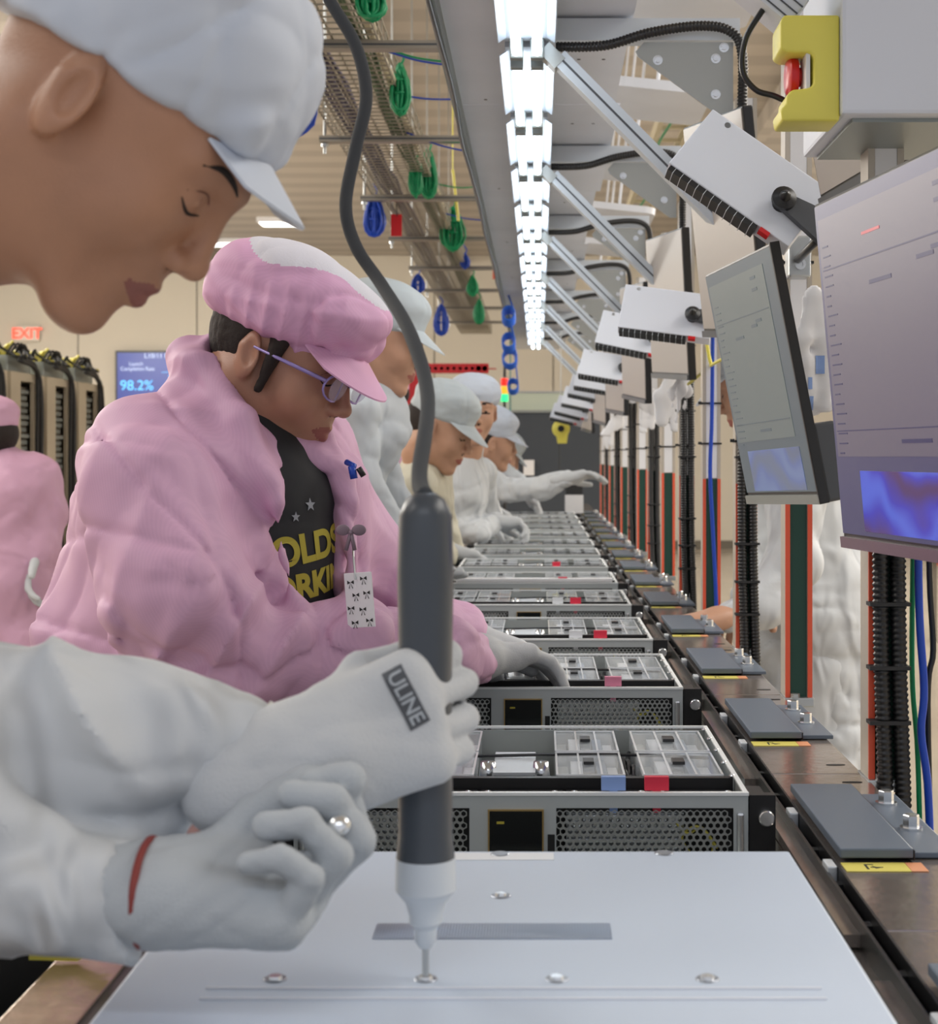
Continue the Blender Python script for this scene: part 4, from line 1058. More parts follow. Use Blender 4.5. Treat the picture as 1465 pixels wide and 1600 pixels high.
for (a, b, c_, d) in ((.395, .408, 1.452, 1.478), (.384, .390, 1.43, 1.447), (.386, .392, 1.40, 1.42)): m.add([(a+(b-a)*i/4, 2.1, c_+(d-c_)*k/4) for i in range(5) for k in range(5)], [(i*5+k, i*5+k+1, i*5+k+6, i*5+k+5) for i in range(4) for k in range(4)])
o = m.build('blue_print', 'tab_blue', slv); conform(o, slv, (0, 1, 0), .0008)
tag(B().tube(spline([P(1075, 600, 3.85), P(1100, 580, 3.7), P(1112, 570, 3.4), P(1130, 560, 3.3)], 5), .004, 6).tube(spline([P(1103, 530, 3.4), P(1108, 560, 3.4), P(1112, 572, 3.4)], 5), .004, 6).build('yellow_green_cable', 'cable_yg' if 'cable_yg' in MT else 'yellow', None, True), 'yellow and green wire tied across the post by the tilted monitor', 'wire')
# clamp on the near post
t = empty('post_clamp', (0, 0, 0), 0, 'metal clamp block with a socket screw high on the post between monitors', 'clamp')
c = P(1243, 405, 2.26); B().bbox(c.x-.016, c.x+.016, 2.225, 2.262, c.z-.03, c.z+.03, .003).build('block', 'steel', t)
B().lathe([(.008, 0), (.008, .006), (.004, .006), (.004, .003)], (c.x, 2.225, c.z-.012), 14, Matrix.Rotation(PI/2, 4, 'X')).build('screw', 'steel_bright', t, SM)
# trays at the lower left
t = empty('parts_tray', (0, 0, 0), 0, 'black plastic parts tray at the bottom left corner beside the deck', 'tray')
m = B(); m.box(-.62, -.352, .75, 1.25, .86, .87)
for z in (.955,): m.box(-.62, -.352, .75, .757, .87, z); m.box(-.62, -.352, 1.24, 1.25, .87, z); m.box(-.36, -.352, .75, 1.25, .87, z); m.box(-.62, -.612, .75, 1.25, .87, z)
m.box(-.62, -.352, 1.02, 1.026, .87, .95); m.build('tray', 'black_plastic', t)
t = empty('tape_piece', (0, 0, 0), 0, 'bent piece of yellow tape on the left deck\'s edge', 'tape')
a = [P(45, 1472, 1.09), P(45, 1500, 1.09), P(120, 1502, 1.09), P(170, 1480, 1.09), P(173, 1445, 1.09), P(118, 1480, 1.09)]
B().prism([(p.x, p.z) for p in a], 'y', 1.09, 1.0915).build('tape', 'yellow', t)

# ============================================================ PEOPLE
def headM(pos, yaw=0, pitch=0, roll=0, s=1.0):
    return Matrix.Translation(pos) @ Matrix.Rotation(math.radians(yaw), 4, 'Z') @ Matrix.Rotation(math.radians(pitch), 4, 'Y') @ Matrix.Rotation(math.radians(roll), 4, 'X') @ Matrix.Scale(s, 4)
def head_prims(M, fat=0.0, nose=1.0, neck=None, nr=.056):
    p = []
    p += [el((-.014, 0, .040), (.098, .077, .084), .02, M), el((.030, 0, -.012), (.058, .062+fat*.3, .082), .03, M)]
    for a in (-1, 1):
        p += [rc((-.022, a*.052, -.040), (.060, a*.014, -.096), .022+fat, .017, .03, M), el((.056, a*(.036+fat*.3), -.024), (.026, .024+fat*.6, .027+fat*.4), .022, M)]
    p += [el((.074, 0, -.100), (.015, .018, .014), .02, M), el((.076, 0, -.052), (.020, .026, .030), .018, M)]
    for a in (-1, 1):
        p += [rc((.084, a*.010, .030), (.068, a*.046, .031), .0085, .007, .016, M), el((.097, a*.031, .010), (.015, .017, .010), .012, M, op='sub'),
              el((.0715, a*.031, .008), (.0135, .0155, .0115), .003, M)]
    n = nose
    p += [rc((.088, 0, .020), (.088+.020*n, 0, -.020), .006, .0085, .010, M), el((.088+.022*n, 0, -.0245), (.0105, .011, .0095), .008, M)]
    for a in (-1, 1): p += [el((.088+.011*n, a*.0125, -.029), (.0105, .0070, .0075), .005, M), el((.088+.014*n, a*.0065, -.0375), (.006, .0032, .0045), .002, M, op='sub')]
    for a in (-1, 1):
        p += [rc((.0945, a*.003, -.0535), (.080, a*.023, -.0600), .0058, .0028, .004, M), rc((.0925, 0, -.0665), (.079, a*.021, -.0625), .0068, .0030, .005, M)]
    p += [rc((.101, -.024, -.0605), (.101, .024, -.0605), .0022, .0022, .002, M, op='sub')]
    for a in (-1, 1):
        R = (0, math.radians(-12), a*math.radians(22))
        p += [el((-.010, a*.080, .000), (.0185, .0085, .031), .006, M, R), rc((-.020, a*.078, .006), (-.006, a*.078, -.026), .007, .006, .006, M),
              el((-.004, a*.090, .003), (.011, .0075, .019), .003, M, R, op='sub')]
    p += [rc((-.030, 0, -.030), (-.035, 0, -.085), .056, nr, .03, M)]
    if neck is not None:
        a = M @ Vector((-.035, 0, -.085)); p += [rc(a, neck, nr, nr+.006, .03), rc(neck, Vector(neck)+Vector((-.02, 0, -.08)), nr+.006, nr+.006, .03)]
    return p
def face_lines(M, body, t):
    bm = bmesh.new(); bm.from_mesh(body.data); tree = BVHTree.FromBMesh(bm); bm.free(); R = M.to_3x3().normalized(); d = R @ Vector((-1, 0, 0))
    def line(name, yz, r, m_, off=.0002):
        pts = []
        for (y, z) in yz:
            h = tree.ray_cast(M @ Vector((.16, y, z)), d, .2); pts.append(h[0]-d*off if h[0] is not None else M @ Vector((.08, y, z)))
        o = B().tube(spline(pts, 5), [r*(.35+.65*math.sin(PI*min(max(i/((len(pts)-1)*5), .02), .98))) for i in range((len(pts)-1)*5+1)], 8).build(name, m_, t, True)
        o.matrix_parent_inverse = Matrix.Translation(-Vector(t.location))
    for a in (-1, 1):
        line('eyelash', [(a*.017, .0035), (a*.024, .0010), (a*.032, .0000), (a*.040, .0018), (a*.046, .0055)], .0012, 'hair')
        line('eyelid_crease', [(a*.017, .013), (a*.026, .0175), (a*.036, .017), (a*.046, .011)], .0007, 'crease')
        line('eyebrow', [(a*.014, .031), (a*.026, .0355), (a*.040, .0365), (a*.053, .030)], .0026, 'hair', -.0008)
        line('nostril', [(a*.0045, -.0375), (a*.0075, -.0372), (a*.0105, -.036)], .0013, 'hair')
def lip_fn(M, lines=True):
    Mi = np.array(M.inverted())
    def fn(cn):
        q = cn @ Mi[:3, :3].T+Mi[:3, 3]
        y = np.abs(q[:, 1]); z = q[:, 2]
        w = np.clip(1-(y/.0245)**2, 0, 1)
        lip = (q[:, 0] > .07) & (z < -.0602+.0095*w*(1-.2*np.exp(-(y/.004)**2))) & (z > -.0602-.0125*w) & (y < .0245)
        brow = (q[:, 0] > .05) & (np.abs(z-(.034+.004*np.clip(y/.03, 0, 1)-.10*np.clip(y-.036, 0, 1)*1.5)) < .0038*(1-.4*np.clip((y-.03)/.02, 0, 1))) & (y > .012) & (y < .052)
        lash = (q[:, 0] > .06) & (np.abs(z-(.0015-.0*y+.16*np.clip(np.abs(y-.031)-.004, 0, 1))) < .0021) & (y > .016) & (y < .046)
        ns = (q[:, 2] < -.034) & (q[:, 2] > -.043) & (q[:, 0] > .09) & (y < .011) & (y > .0035)
        return lip*1+(brow | lash | ns)*2*(1 if lines else 0)
    return fn
def cap_prims(M, puff=(.112, .092, .072), c=(-.012, 0, .088), visor=True, low=-.0, vlen=.135, vz=.030):
    p = [el(c, puff, .02, M), el((-.014, 0, .050), (.1045, .0845, .055), .02, M)]
    p += [bxp((-.02, 0, -.065+low), (.2, .2, .065), 0, .004, M, (0, math.radians(-6), 0), 'sub')]
    if visor:
        pass
    return p
def visor_mesh(M, name, m_, parent, tip=.155, z0=.030, z1=.004, w=.078, base=.075, droop=.012, arc=1.25):
    mb = B(); nu, nv = 22, 10; th = .0022
    def pt(u, v, off):
        a = (u*2-1)*arc; sa, ca = math.sin(a), math.cos(a)
        bx_ = base*ca+.012; by = w*sa*.98
        ox = tip*max(ca, 0)**.75+.01*(1-ca); oy = w*sa*1.02
        x = bx_+(ox-bx_)*v; y = by+(oy-by)*v; z = z0+(z1-z0)*v*max(ca, .0)-droop*(y/w)**2*(1-.3*v)+off
        return M @ Vector((x, y, z))
    vs = [pt(i/nu, j/nv, o) for o in (0, th) for i in range(nu+1) for j in range(nv+1)]
    n = (nu+1)*(nv+1); fs = []
    for i in range(nu):
        for j in range(nv):
            a = i*(nv+1)+j; fs += [(a, a+1, a+nv+2, a+nv+1), (n+a, n+a+nv+1, n+a+nv+2, n+a+1)]
    for i in range(nu):
        a = i*(nv+1)+nv; fs.append((a, n+a, n+a+nv+1, a+nv+1)); a = i*(nv+1); fs.append((a, a+nv+1, n+a+nv+1, n+a))
    for j in range(nv): fs.append((j, n+j, n+j+1, j+1)); a = nu*(nv+1)+j; fs.append((a, a+1, n+a+1, n+a))
    mb.add(vs, fs); o = mb.build(name, m_, parent, math.radians(50)); o.matrix_parent_inverse = Matrix.Translation(-Vector(parent.location)); return o
def hand_frame(pos, f, n, side, s=1.0):
    f = Vector(f).normalized(); n = Vector(n); n = (n-f*n.dot(f)).normalized()
    t = f.cross(n) if side == 'R' else n.cross(f)
    z = -n
    return Matrix(((f.x*s, t.x*s, z.x*s, pos[0]), (f.y*s, t.y*s, z.y*s, pos[1]), (f.z*s, t.z*s, z.z*s, pos[2]), (0, 0, 0, 1)))
def hand_prims(M, curls, thumb, g=1.0, spread=.06, sx=1.0):
    p = []; ky = (.031, .0105, -.0105, -.030); lens = ((.043, .027, .022), (.047, .031, .024), (.044, .028, .023), (.035, .021, .020)); rr = (.0105, .0108, .0102, .0092)
    for i in range(4):
        p.append(rc((0, ky[i]*.55, 0), (.086-abs(i-1)*.004, ky[i], .002), .0185*g, .0135*g, .014, M))
    p.append(el((.034, .018, -.010), (.034, .018, .016), .014, M)); p.append(el((.040, -.022, -.009), (.036, .013, .013), .012, M))
    p.append(rc((-.05, 0, 0), (0, 0, 0), .029*g, .028*g, .02, M, (1, 1, .8)))
    for i in range(4):
        c = curls[i]; c = c if hasattr(c, '__len__') else (c, c*1.1, c*.7)
        a = 0; pos = Vector((.086-abs(i-1)*.004, ky[i], .002)); yaw = (1.2-i)*spread
        for s_ in range(3):
            a += math.radians(c[s_]); L = lens[i][s_]
            d = Vector((math.cos(a)*math.cos(yaw), math.sin(yaw)*max(math.cos(a), .2), -math.sin(a)))
            nx = pos+d*L; r0 = rr[i]*g*(1-.09*s_); r1 = rr[i]*g*(1-.09*(s_+1))
            p.append(rc(pos, nx, r0, r1, .0035 if s_ == 0 else .002, M)); pos = nx
    r = (.0135*g, .0125*g, .0115*g, .0098*g)
    for i in range(3): p.append(rc(thumb[i], thumb[i+1], r[i], r[i+1], .010 if i == 0 else .003, M))
    return p
TH_OPEN = [(.020, .022, -.006), (.045, .050, -.016), (.070, .066, -.022), (.093, .074, -.027)]
TH_CLOSE = [(.020, .022, -.008), (.050, .040, -.026), (.080, .034, -.038), (.104, .022, -.042)]
def eyelid_line(): pass

mat('maroon', (.22, .03, .025), .6); mat('crease', (.17, .07, .045), .6)
# ---------- the near man (left foreground)
NM = headM(Vector((-.276, 1.0, 1.546)), 0, 47, 0, .95)
t = empty('person', (-.45, .95, 0), 0, 'near worker in white cap bending in profile over the pale lid, screwdriver in hand', 'person')
nb = (-.47, .99, 1.47)
pr = head_prims(NM, 0.002, .72, nb, .060)
pr += chain([(-.52, .99, 1.32), (-.55, .98, 1.0), (-.56, .97, .85)], [.11, .13, .14], .06)
bo = sdf_mesh('body', pr, .0024, ['skin_near', 'lip_near', 'hair'], t, None, lip_fn(NM, False)); face_lines(NM, bo, t)
cp = cap_prims(NM, (.128, .104, .082), (.000, 0, .102), low=-.002)
cp = [el((-.018, 0, .090), (.102, .098, .080), .02, NM), el((-.014, 0, .045), (.107, .087, .080), .025, NM), el((-.055, 0, .020), (.070, .080, .075), .02, NM), rc((.075, -.045, .066), (.075, .045, .066), .012, .012, .02, NM),
      bxp((.040, 0, -.096), (.25, .2, .13), 0, .006, NM, (0, math.radians(-15), 0), 'sub')]
if 1:
    hh = [el((-.020, 0, .030), (.094, .080, .080), .02, NM), bxp((.078, 0, .0), (.046, .2, .2), 0, .02, NM, None, 'sub'), bxp((-.085, 0, .0), (.075, .2, .2), 0, .02, NM, None, 'sub'), bxp((.0, 0, -.125), (.2, .2, .11), 0, .02, NM, None, 'sub'), el((-.010, -.085, .000), (.024, .03, .036), .004, NM, op='sub'), el((-.010, .085, .000), (.024, .03, .036), .004, NM, op='sub')]
    pass
sdf_mesh('cap', cp, .0035, 'cap_white', t, folds(.009, 1.7, 11))
visor_mesh(NM, 'visor', 'cap_white', t, .136, .060, .048, .074, .078, .030, .85)
# coat: torso at the frame edge, both sleeves
coat = chain([(-.53, .98, 1.33), (-.55, .98, 1.1), (-.56, .98, .78)], [.13, .17, .18], .05)
coat += [rc((-.52, .84, 1.31), (-.52, 1.12, 1.31), .085, .085, .06)]
coat += chain([(-.52, .84, 1.29), (-.50, .88, 1.165), (-.36, .925, 1.150), (-.255, .945, 1.148), (-.185, .950, 1.148)], [.085, .086, .078, .060, .036], .03)
coat += chain([(-.52, 1.12, 1.29), (-.52, 1.02, 1.10), (-.38, .915, 1.110), (-.285, .880, 1.102), (-.222, .870, 1.092)], [.085, .065, .047, .048, .043], .02)
coat += [bxp((-.126, .85, 1.035), (.1, .062, .06), 0, .003, None, None, 'sub')]
coat += [bxp((.01, 1.0, .795), (.362, .8, .185), 0, .004, None, None, 'sub')]
sdf_mesh('coat', coat, .0042, 'cloth_near', t, folds(.017, 1.25, 5, [((-.31, .88, 1.20), .08, (.9, .2, .5), 42, .026), ((-.21, .94, 1.15), .035, (1, 0, .1), 190, .006), ((-.40, .88, 1.2), .07, (.7, 0, -.7), 45, .024), ((-.34, .87, 1.08), .06, (.8, 0, .6), 60, .014)]))
mat('cuff_knit', (.62, .62, .58), .8, bump=.4, bscale=250)
m = B()
for q in range(5): m.lathe([(.031, 0), (.0345, .0025), (.031, .005)], (-.190+q*.0052, .950, 1.1485), 30, Matrix.Rotation(PI/2, 4, 'Y'))
o = m.build('elastic_cuff', 'cuff_knit', t, True); o.matrix_parent_inverse = Matrix.Translation(-Vector(t.location))
sl = chain([(-.20, .950, 1.150), (-.140, .952, 1.150)], [.029, .027], .01); sdf_mesh('blue_cuff', sl, .003, 'navy', t, folds(.002, 3, 4))
# right hand gripping the driver, left hand palm up
HR = hand_frame((-.150, .938, 1.148), (.96, .05, .26), (.30, .45, -.60), 'R', 1.10)
HR = hand_frame((-.142, .932, 1.150), (.93, .06, .34), (.05, .98, -.1), 'R', .93)
gp = hand_prims(HR, [(52, 78, 50), (55, 78, 50), (58, 76, 50), (60, 74, 48)], [(.020, .022, -.008), (.050, .042, -.022), (.082, .040, -.040), (.100, .026, -.055)], 1.14, .03)
gp += [rc((-.150, .942, 1.147), (-.125, .938, 1.154), .033, .034, .02)]
gl = sdf_mesh('glove', gp, .0026, 'glove_white', t, folds(.0035, 3.5, 8))
def lay_M(c, rot):   # print plane facing the camera side (-Y)
    return Matrix.Translation(c) @ Matrix.Rotation(PI/2, 4, 'X') @ Matrix.Rotation(math.radians(rot), 4, 'Z')
LM = lay_M((-.080, .87, 1.190), -62)
nq = 12; m = B(); m.add([LM @ Vector((-.019+.038*i/nq, -.0065+.013*j/4, 0)) for i in range(nq+1) for j in range(5)], [(i*5+j, i*5+j+1, i*5+j+6, i*5+j+5) for i in range(nq) for j in range(4)])
lb = m.build('glove_label', 'dark_grey', t, True); lb.matrix_parent_inverse = Matrix.Translation(-Vector(t.location)); conform(lb, gl, (0, 1, 0), .0008)
tt = text_obj('glove_print', 'ULINE', .0125, 'glove', LM, t, 0, .0002); conform(tt, gl, (0, 1, 0), .0014)
tt.matrix_parent_inverse = Matrix.Translation(-Vector(t.location)); tt['label'] = 'pale ULINE lettering'; lb['label'] = 'dark grey printed rectangle'
HL = hand_frame((-.213, .868, 1.088), (1, .02, -.04), (0, -.22, 1), 'L', .93)
gp = hand_prims(HL, [(40, 70, 50), (48, 74, 52), (56, 78, 52), (64, 78, 50)], [(.020, .026, -.004), (.050, .046, -.030), (.082, .044, -.052), (.108, .034, -.062)], 1.13, .05)
gl2 = sdf_mesh('glove', gp, .0026, 'glove', t, folds(.0028, 3.5, 9))
m = B(); m.tube([(-.221, .869+.0355*math.cos(a*PI/12), 1.088+.029*math.sin(a*PI/12)) for a in range(25)], .0024, 6, False); o = m.build('glove_hem', 'maroon', t, True); o.matrix_parent_inverse = Matrix.Translation(-Vector(t.location))
# trousers
sdf_mesh('trousers', chain([(-.57, .90, .85), (-.56, .87, .45), (-.56, .85, .08)], [.12, .08, .06], .04)+chain([(-.57, 1.04, .85), (-.56, 1.07, .45), (-.56, 1.09, .08)], [.12, .08, .06], .04), .012, 'trousers', t)
sdf_mesh('shoe', [el((-.50, .85, .04), (.13, .05, .045), .01), el((-.50, 1.09, .04), (.13, .05, .045), .01)], .010, 'black_matte', t)
# screw held in the left glove
c = P(530, 1290, .86)
sw = empty('held_screw', (0, 0, 0), 0, 'bright screw head pinched between thumb and fingers of the lower glove', 'screw')
B().lathe([(.006, 0), (.0065, .002), (.004, .0045)], c, 16, Matrix.Rotation(math.radians(60), 4, 'X')).build('head', 'steel_bright', sw, True)
B().cyl(c, c+Vector((0, .006, -.012)), .002, 8).build('shank', 'steel', sw)
# electric screwdriver
t = empty('electric_screwdriver', (-.0705, .953, 0), 0, 'dark grey electric screwdriver held upright above the pale lid, cable from its top', 'screwdriver')
mat('dark_grey_matte', (.05, .055, .062), .85); mat('driver_grey', (.055, .065, .08), .35); mat('driver_light', (.62, .66, .70), .4)
B().lathe([(.006, 1.312), (.012, 1.308), (.0165, 1.298), (.0175, 1.26), (.0165, 1.20), (.017, 1.10), (.0182, 1.086)], (0, 0, 0), 28).build('body', 'driver_grey', t, SM)
B().lathe([(.0185, 1.086), (.0190, 1.066), (.0125, 1.058), (.0105, 1.050), (.0105, 1.046), (.007, 1.042), (.0068, 1.034), (.004, 1.030)], (0, 0, 0), 28).build('nose_cone', 'driver_light', t, SM)
B().cyl((0, 0, 1.030), (0, 0, 1.013), .0022, 8).build('bit', 'steel', t)
tag(B().tube(spline([(-.0705, .953, 1.31), P(655, 740, 1.0), P(668, 620, 1.12), P(640, 520, 1.2), P(596, 445, 1.28), P(556, 385, 1.3), P(540, 320, 1.3), P(556, 230, 1.3), P(572, 150, 1.3), P(555, 70, 1.3), P(510, -10, 1.3), P(492, -80, 1.31), (-.19, 1.32, 1.92), (-.172, 1.34, 2.12)], 8), .0055, 10).build('driver_cable', 'dark_grey_matte', None, True), 'thick grey driver cable curving up past the pink cap to the top edge', 'cable')

# ---------- woman in pink
WM = headM(Vector((-.342, 2.05, 1.462)), -16, 25, 0, 1.02)
t = empty('person', (-.56, 2.1, 0), 0, 'worker in pink striped coat and puffy pink cap, glasses, looking down', 'person')
pr = head_prims(WM, .010, .80, (-.415, 2.06, 1.385), .060)
pr += chain([(-.44, 2.07, 1.28), (-.50, 2.08, 1.05), (-.52, 2.1, .9)], [.09, .13, .15], .05)
bo = sdf_mesh('body', pr, .0032, ['skin_woman', 'lip_woman', 'hair'], t, None, lip_fn(WM, False)); face_lines(WM, bo, t)
hp = [el((-.020, 0, .026), (.090, .083, .080), .02, WM), rc((-.045, 0, -.01), (-.045, 0, -.045), .045, .03, .03, WM), el((.085, 0, -.03), (.085, .12, .11), .01, WM, op='sub'),
      el((-.002, -.085, -.004), (.024, .03, .038), .004, WM, op='sub'), el((-.002, .085, -.004), (.024, .03, .038), .004, WM, op='sub'), bxp((0, 0, -.14), (.2, .2, .06), 0, .02, WM, None, 'sub')]
hp += [rc((.022, a*.076, .03), (.020, a*.078, -.035), .012, .006, .01, WM) for a in (-1, 1)]
sdf_mesh('hair', hp, .004, 'hair', t, folds(.003, 5, 3))
cp = [el((-.014, 0, .088), (.112, .097, .064), .02, WM), el((-.075, 0, .070), (.058, .078, .056), .03, WM), el((-.012, 0, .048), (.104, .090, .040), .02, WM), el((.060, 0, .078), (.058, .075, .046), .03, WM), el((-.008, 0, .052), (.108, .089, .030), .02, WM),
      bxp((-.02, 0, -.045), (.22, .2, .062), 0, .006, WM, (0, math.radians(4), 0), 'sub')]
def capmat(cn):
    Mi = np.array(WM.inverted()); q = cn @ Mi[:3, :3].T+Mi[:3, 3]
    return ((q[:, 2] > .124+.010*np.sin(q[:, 0]*40)) & (q[:, 0] > -.12))*1
mat('cap_mesh', (.66, .64, .70), .7, bump=.3, bscale=300)
sdf_mesh('cap', cp, .0036, ['pink_cap', 'cap_mesh'], t, folds(.011, 1.7, 21, [((-.33, 1.95, 1.50), .07, (.95, .1, -.3), 150, .005)]), capmat)
visor_mesh(WM, 'visor', 'pink_cap', t, .150, .050, .008, .078, .084, .014, 1.1)
# glasses
m = B(); par = []
for a in (-1, 1):
    rim = [WM @ Vector((.103-.006*abs(math.sin(j*PI/9))*0-.0012*abs(math.cos(j*PI/9))*8, a*.036+.027*math.cos(j*PI/9), .004+.0185*math.sin(j*PI/9))) for j in range(19)]
    m.tube(rim, .0016, 6, False)
    m.tube([WM @ Vector((.094, a*.064, .010)), WM @ Vector((.045, a*.083, .012)), WM @ Vector((-.004, a*.086, .012))], [.0028, .0026, .0016], 6)
m.tube([WM @ Vector((.104, -.010, .008)), WM @ Vector((.106, 0, .010)), WM @ Vector((.104, .010, .008))], .0014, 6)
mat('frame_violet', (.35, .28, .62), .2, .2)
gg = m.build('glasses', 'frame_violet', t, True); gg.matrix_parent_inverse = Matrix.Translation(-Vector(t.location))
m = B()
for a in (-1, 1): m.add([WM @ Vector((.102, a*.036+.026*math.cos(j*PI/9), .004+.0175*math.sin(j*PI/9))) for j in range(18)]+[WM @ Vector((.1025, a*.036+.026*math.cos(j*PI/9), .004+.0175*math.sin(j*PI/9))) for j in range(18)], [tuple(range(18)), tuple(range(18, 36))[::-1]])
o = m.build('lens', 'lens', gg)
# torso frame: faces right and toward the camera
TM = Matrix.Translation((-.420, 2.07, 1.195)) @ Matrix.Rotation(math.radians(-36), 4, 'Z') @ Matrix.Rotation(math.radians(5), 4, 'Y')
shirt = [el((.014, 0, .05), (.138, .135, .16), .05, TM), el((.012, 0, -.12), (.160, .14, .22), .05, TM), rc((0, 0, .14), (.02, 0, .20), .08, .056, .04, TM)]
shirt += [bxp((.01, 2.1, .795), (.362, .8, .185), 0, .004, None, None, 'sub')]
so = sdf_mesh('shirt', shirt, .006, 'tshirt', t, folds(.004, 1.3, 31))
ct = [el((-.005, 0, .06), (.168, .21, .165), .05, TM), el((-.02, 0, -.12), (.205, .225, .24), .06, TM), rc((-.015, -.14, .145), (-.015, .14, .145), .074, .074, .05, TM), rc((-.01, 0, .16), (.0, 0, .235), .09, .078, .05, TM), rc((-.10, 0, .06), (-.15, 0, -.2), .11, .12, .06, TM), el((-.05, 0, -.30), (.19, .22, .2), .06, TM)]
ct += [bxp((.24, .005, -.12), (.14, .046, .25), 0, .012, TM, None, 'sub'), rc((.03, .0, .33), (.03, 0, .21), .062, .056, .01, TM, op='sub'), rc((.09, .0, .27), (.20, 0, .10), .052, .042, .02, TM, op='sub')]
# lapels and collar
for a in (-1, 1):
    ct += [rc((.000, a*.070, .262), (.085, a*.070, .190), .016, .018, .008, TM), rc((.085, a*.070, .190), (.150, a*.066, .09), .021, .016, .008, TM, (1, 1, 1)), rc((.150, a*.066, .09), (.186, a*.056, -.03), .015, .010, .008, TM), rc((.186, a*.054, -.03), (.192, a*.052, -.15), .009, .008, .010, TM), rc((.192, a*.052, -.15), (.175, a*.052, -.32), .008, .008, .01, TM)]
ct += [rc((-.065, -.035, .270), (-.065, .035, .270), .018, .018, .02, TM), rc((-.065, -.035, .270), (.000, -.070, .262), .018, .016, .02, TM), rc((-.065, .035, .270), (.000, .070, .262), .018, .016, .02, TM)]
ra = [(-.475, 1.90, 1.285), (-.43, 1.83, 1.16), (-.385, 1.86, 1.085), (-.24, 1.97, 1.085), (-.13, 2.09, 1.068), (-.085, 2.16, 1.053)]
ct += chain(ra, [.092, .085, .076, .062, .048, .038], .03)
la = [(-.33, 2.20, 1.27), (-.24, 2.24, 1.15), (-.19, 2.27, 1.08), (-.12, 2.32, 1.065)]
ct += [bxp((.01, 2.1, .795), (.362, .8, .185), 0, .004, None, None, 'sub')]; shirt_clip = 1
ct += chain(la, [.085, .074, .062, .045], .03)
fo = folds(.016, 1.15, 17, [((-.38, 1.84, 1.10), .09, (.8, .2, -.55), 48, .022), ((-.40, 1.90, 1.25), .09, (.8, 0, .55), 38, .022), ((-.54, 1.95, 1.10), .12, (.9, .2, .35), 26, .024), ((-.26, 1.95, 1.09), .06, (.95, .3, .1), 60, .010), ((-.56, 2.0, 1.25), .10, (.7, .5, -.4), 28, .016)])
sdf_mesh('coat', ct, .0048, 'pink_cloth', t, fo)
# shirt print, button, pen, badge: set on the torso surface
def on_t(x, y, z): return TM @ Vector((x, y, z))
MT_txt = TM @ Matrix(((0, 0, 1, .178), (1, 0, 0, 0), (0, 1, 0, 0), (0, 0, 0, 1)))
xd = -(TM.to_3x3() @ Vector((1, 0, 0)))
def ttext(body, y, z, size, m_, x=.22, rot=8): 
    o = text_obj('shirt_print', body, size, m_, TM @ Matrix(((0, 0, 1, x), (1, 0, 0, y), (0, 1, 0, z), (0, 0, 0, 1))) @ Matrix.Rotation(math.radians(rot), 4, 'Z'), t, 0, .002)
    conform(o, so, xd, .0015); o.matrix_parent_inverse = Matrix.Translation(-Vector(t.location)); return o
ttext('OLDS', .000, .035, .050, 'tshirt_print'); ttext('ORKIN', .004, -.012, .044, 'tshirt_print')
m = B()
for (y, z, r) in ((.0, .09, .009), (-.025, .075, .007), (-.02, -.055, .007), (-.028, -.095, .011), (.02, -.115, .006), (-.02, -.125, .006), (.02, -.06, .006), (-.02, -.17, .008)):
    vs = [TM @ Vector((.22, y+(r if j % 2 == 0 else r*.42)*math.sin(j*PI/5), z+(r if j % 2 == 0 else r*.42)*math.cos(j*PI/5))) for k in (0,) for j in range(10)]
    m.add(vs, [tuple(range(10))])
o = m.build('star_print', 'tshirt_star', t); conform(o, so, xd, .0015); o.matrix_parent_inverse = Matrix.Translation(-Vector(t.location))
def setp(o): o.matrix_parent_inverse = Matrix.Translation(-Vector(t.location)); return o
Rx = Matrix.Translation(on_t(.193, -.072, -.05)) @ TM.to_3x3().to_4x4() @ Matrix.Rotation(PI/2, 4, 'Y')
setp(B().lathe([(.0085, 0), (.0095, .002), (.0085, .004), (.006, .003)], (0, 0, 0), 18).build('button', 'white_plastic', t)).data.transform(Rx)
# gloves of the woman
HW = hand_frame((-.095, 2.19, 1.046), (.76, .58, -.03), (.1, -.1, -1), 'R', 1.02)
sdf_mesh('glove', hand_prims(HW, [(14, 22, 14), (17, 26, 16), (20, 30, 18), (22, 30, 18)], TH_OPEN, 1.12, .10)+[rc((-.12, 2.14, 1.053), (-.085, 2.17, 1.051), .034, .032, .02)], .003, 'glove_white', t, folds(.0015, 3.5, 19))
HW2 = hand_frame((-.115, 2.33, 1.062), (.85, .3, -.3), (.1, -.1, -1), 'L', 1.0)
sdf_mesh('glove', hand_prims(HW2, [(25, 40, 25)]*4, TH_OPEN, 1.12, .08), .0035, 'glove_white', t)
sdf_mesh('trousers', chain([(-.56, 2.02, .85), (-.55, 2.0, .45), (-.56, 2.0, .08)], [.13, .09, .06], .04)+chain([(-.56, 2.2, .85), (-.55, 2.22, .45), (-.56, 2.22, .08)], [.13, .09, .06], .04), .012, 'trousers', t)
sdf_mesh('shoe', [el((-.52, 2.0, .04), (.13, .05, .045), .01), el((-.52, 2.22, .04), (.13, .05, .045), .01)], .012, 'black_matte', t)
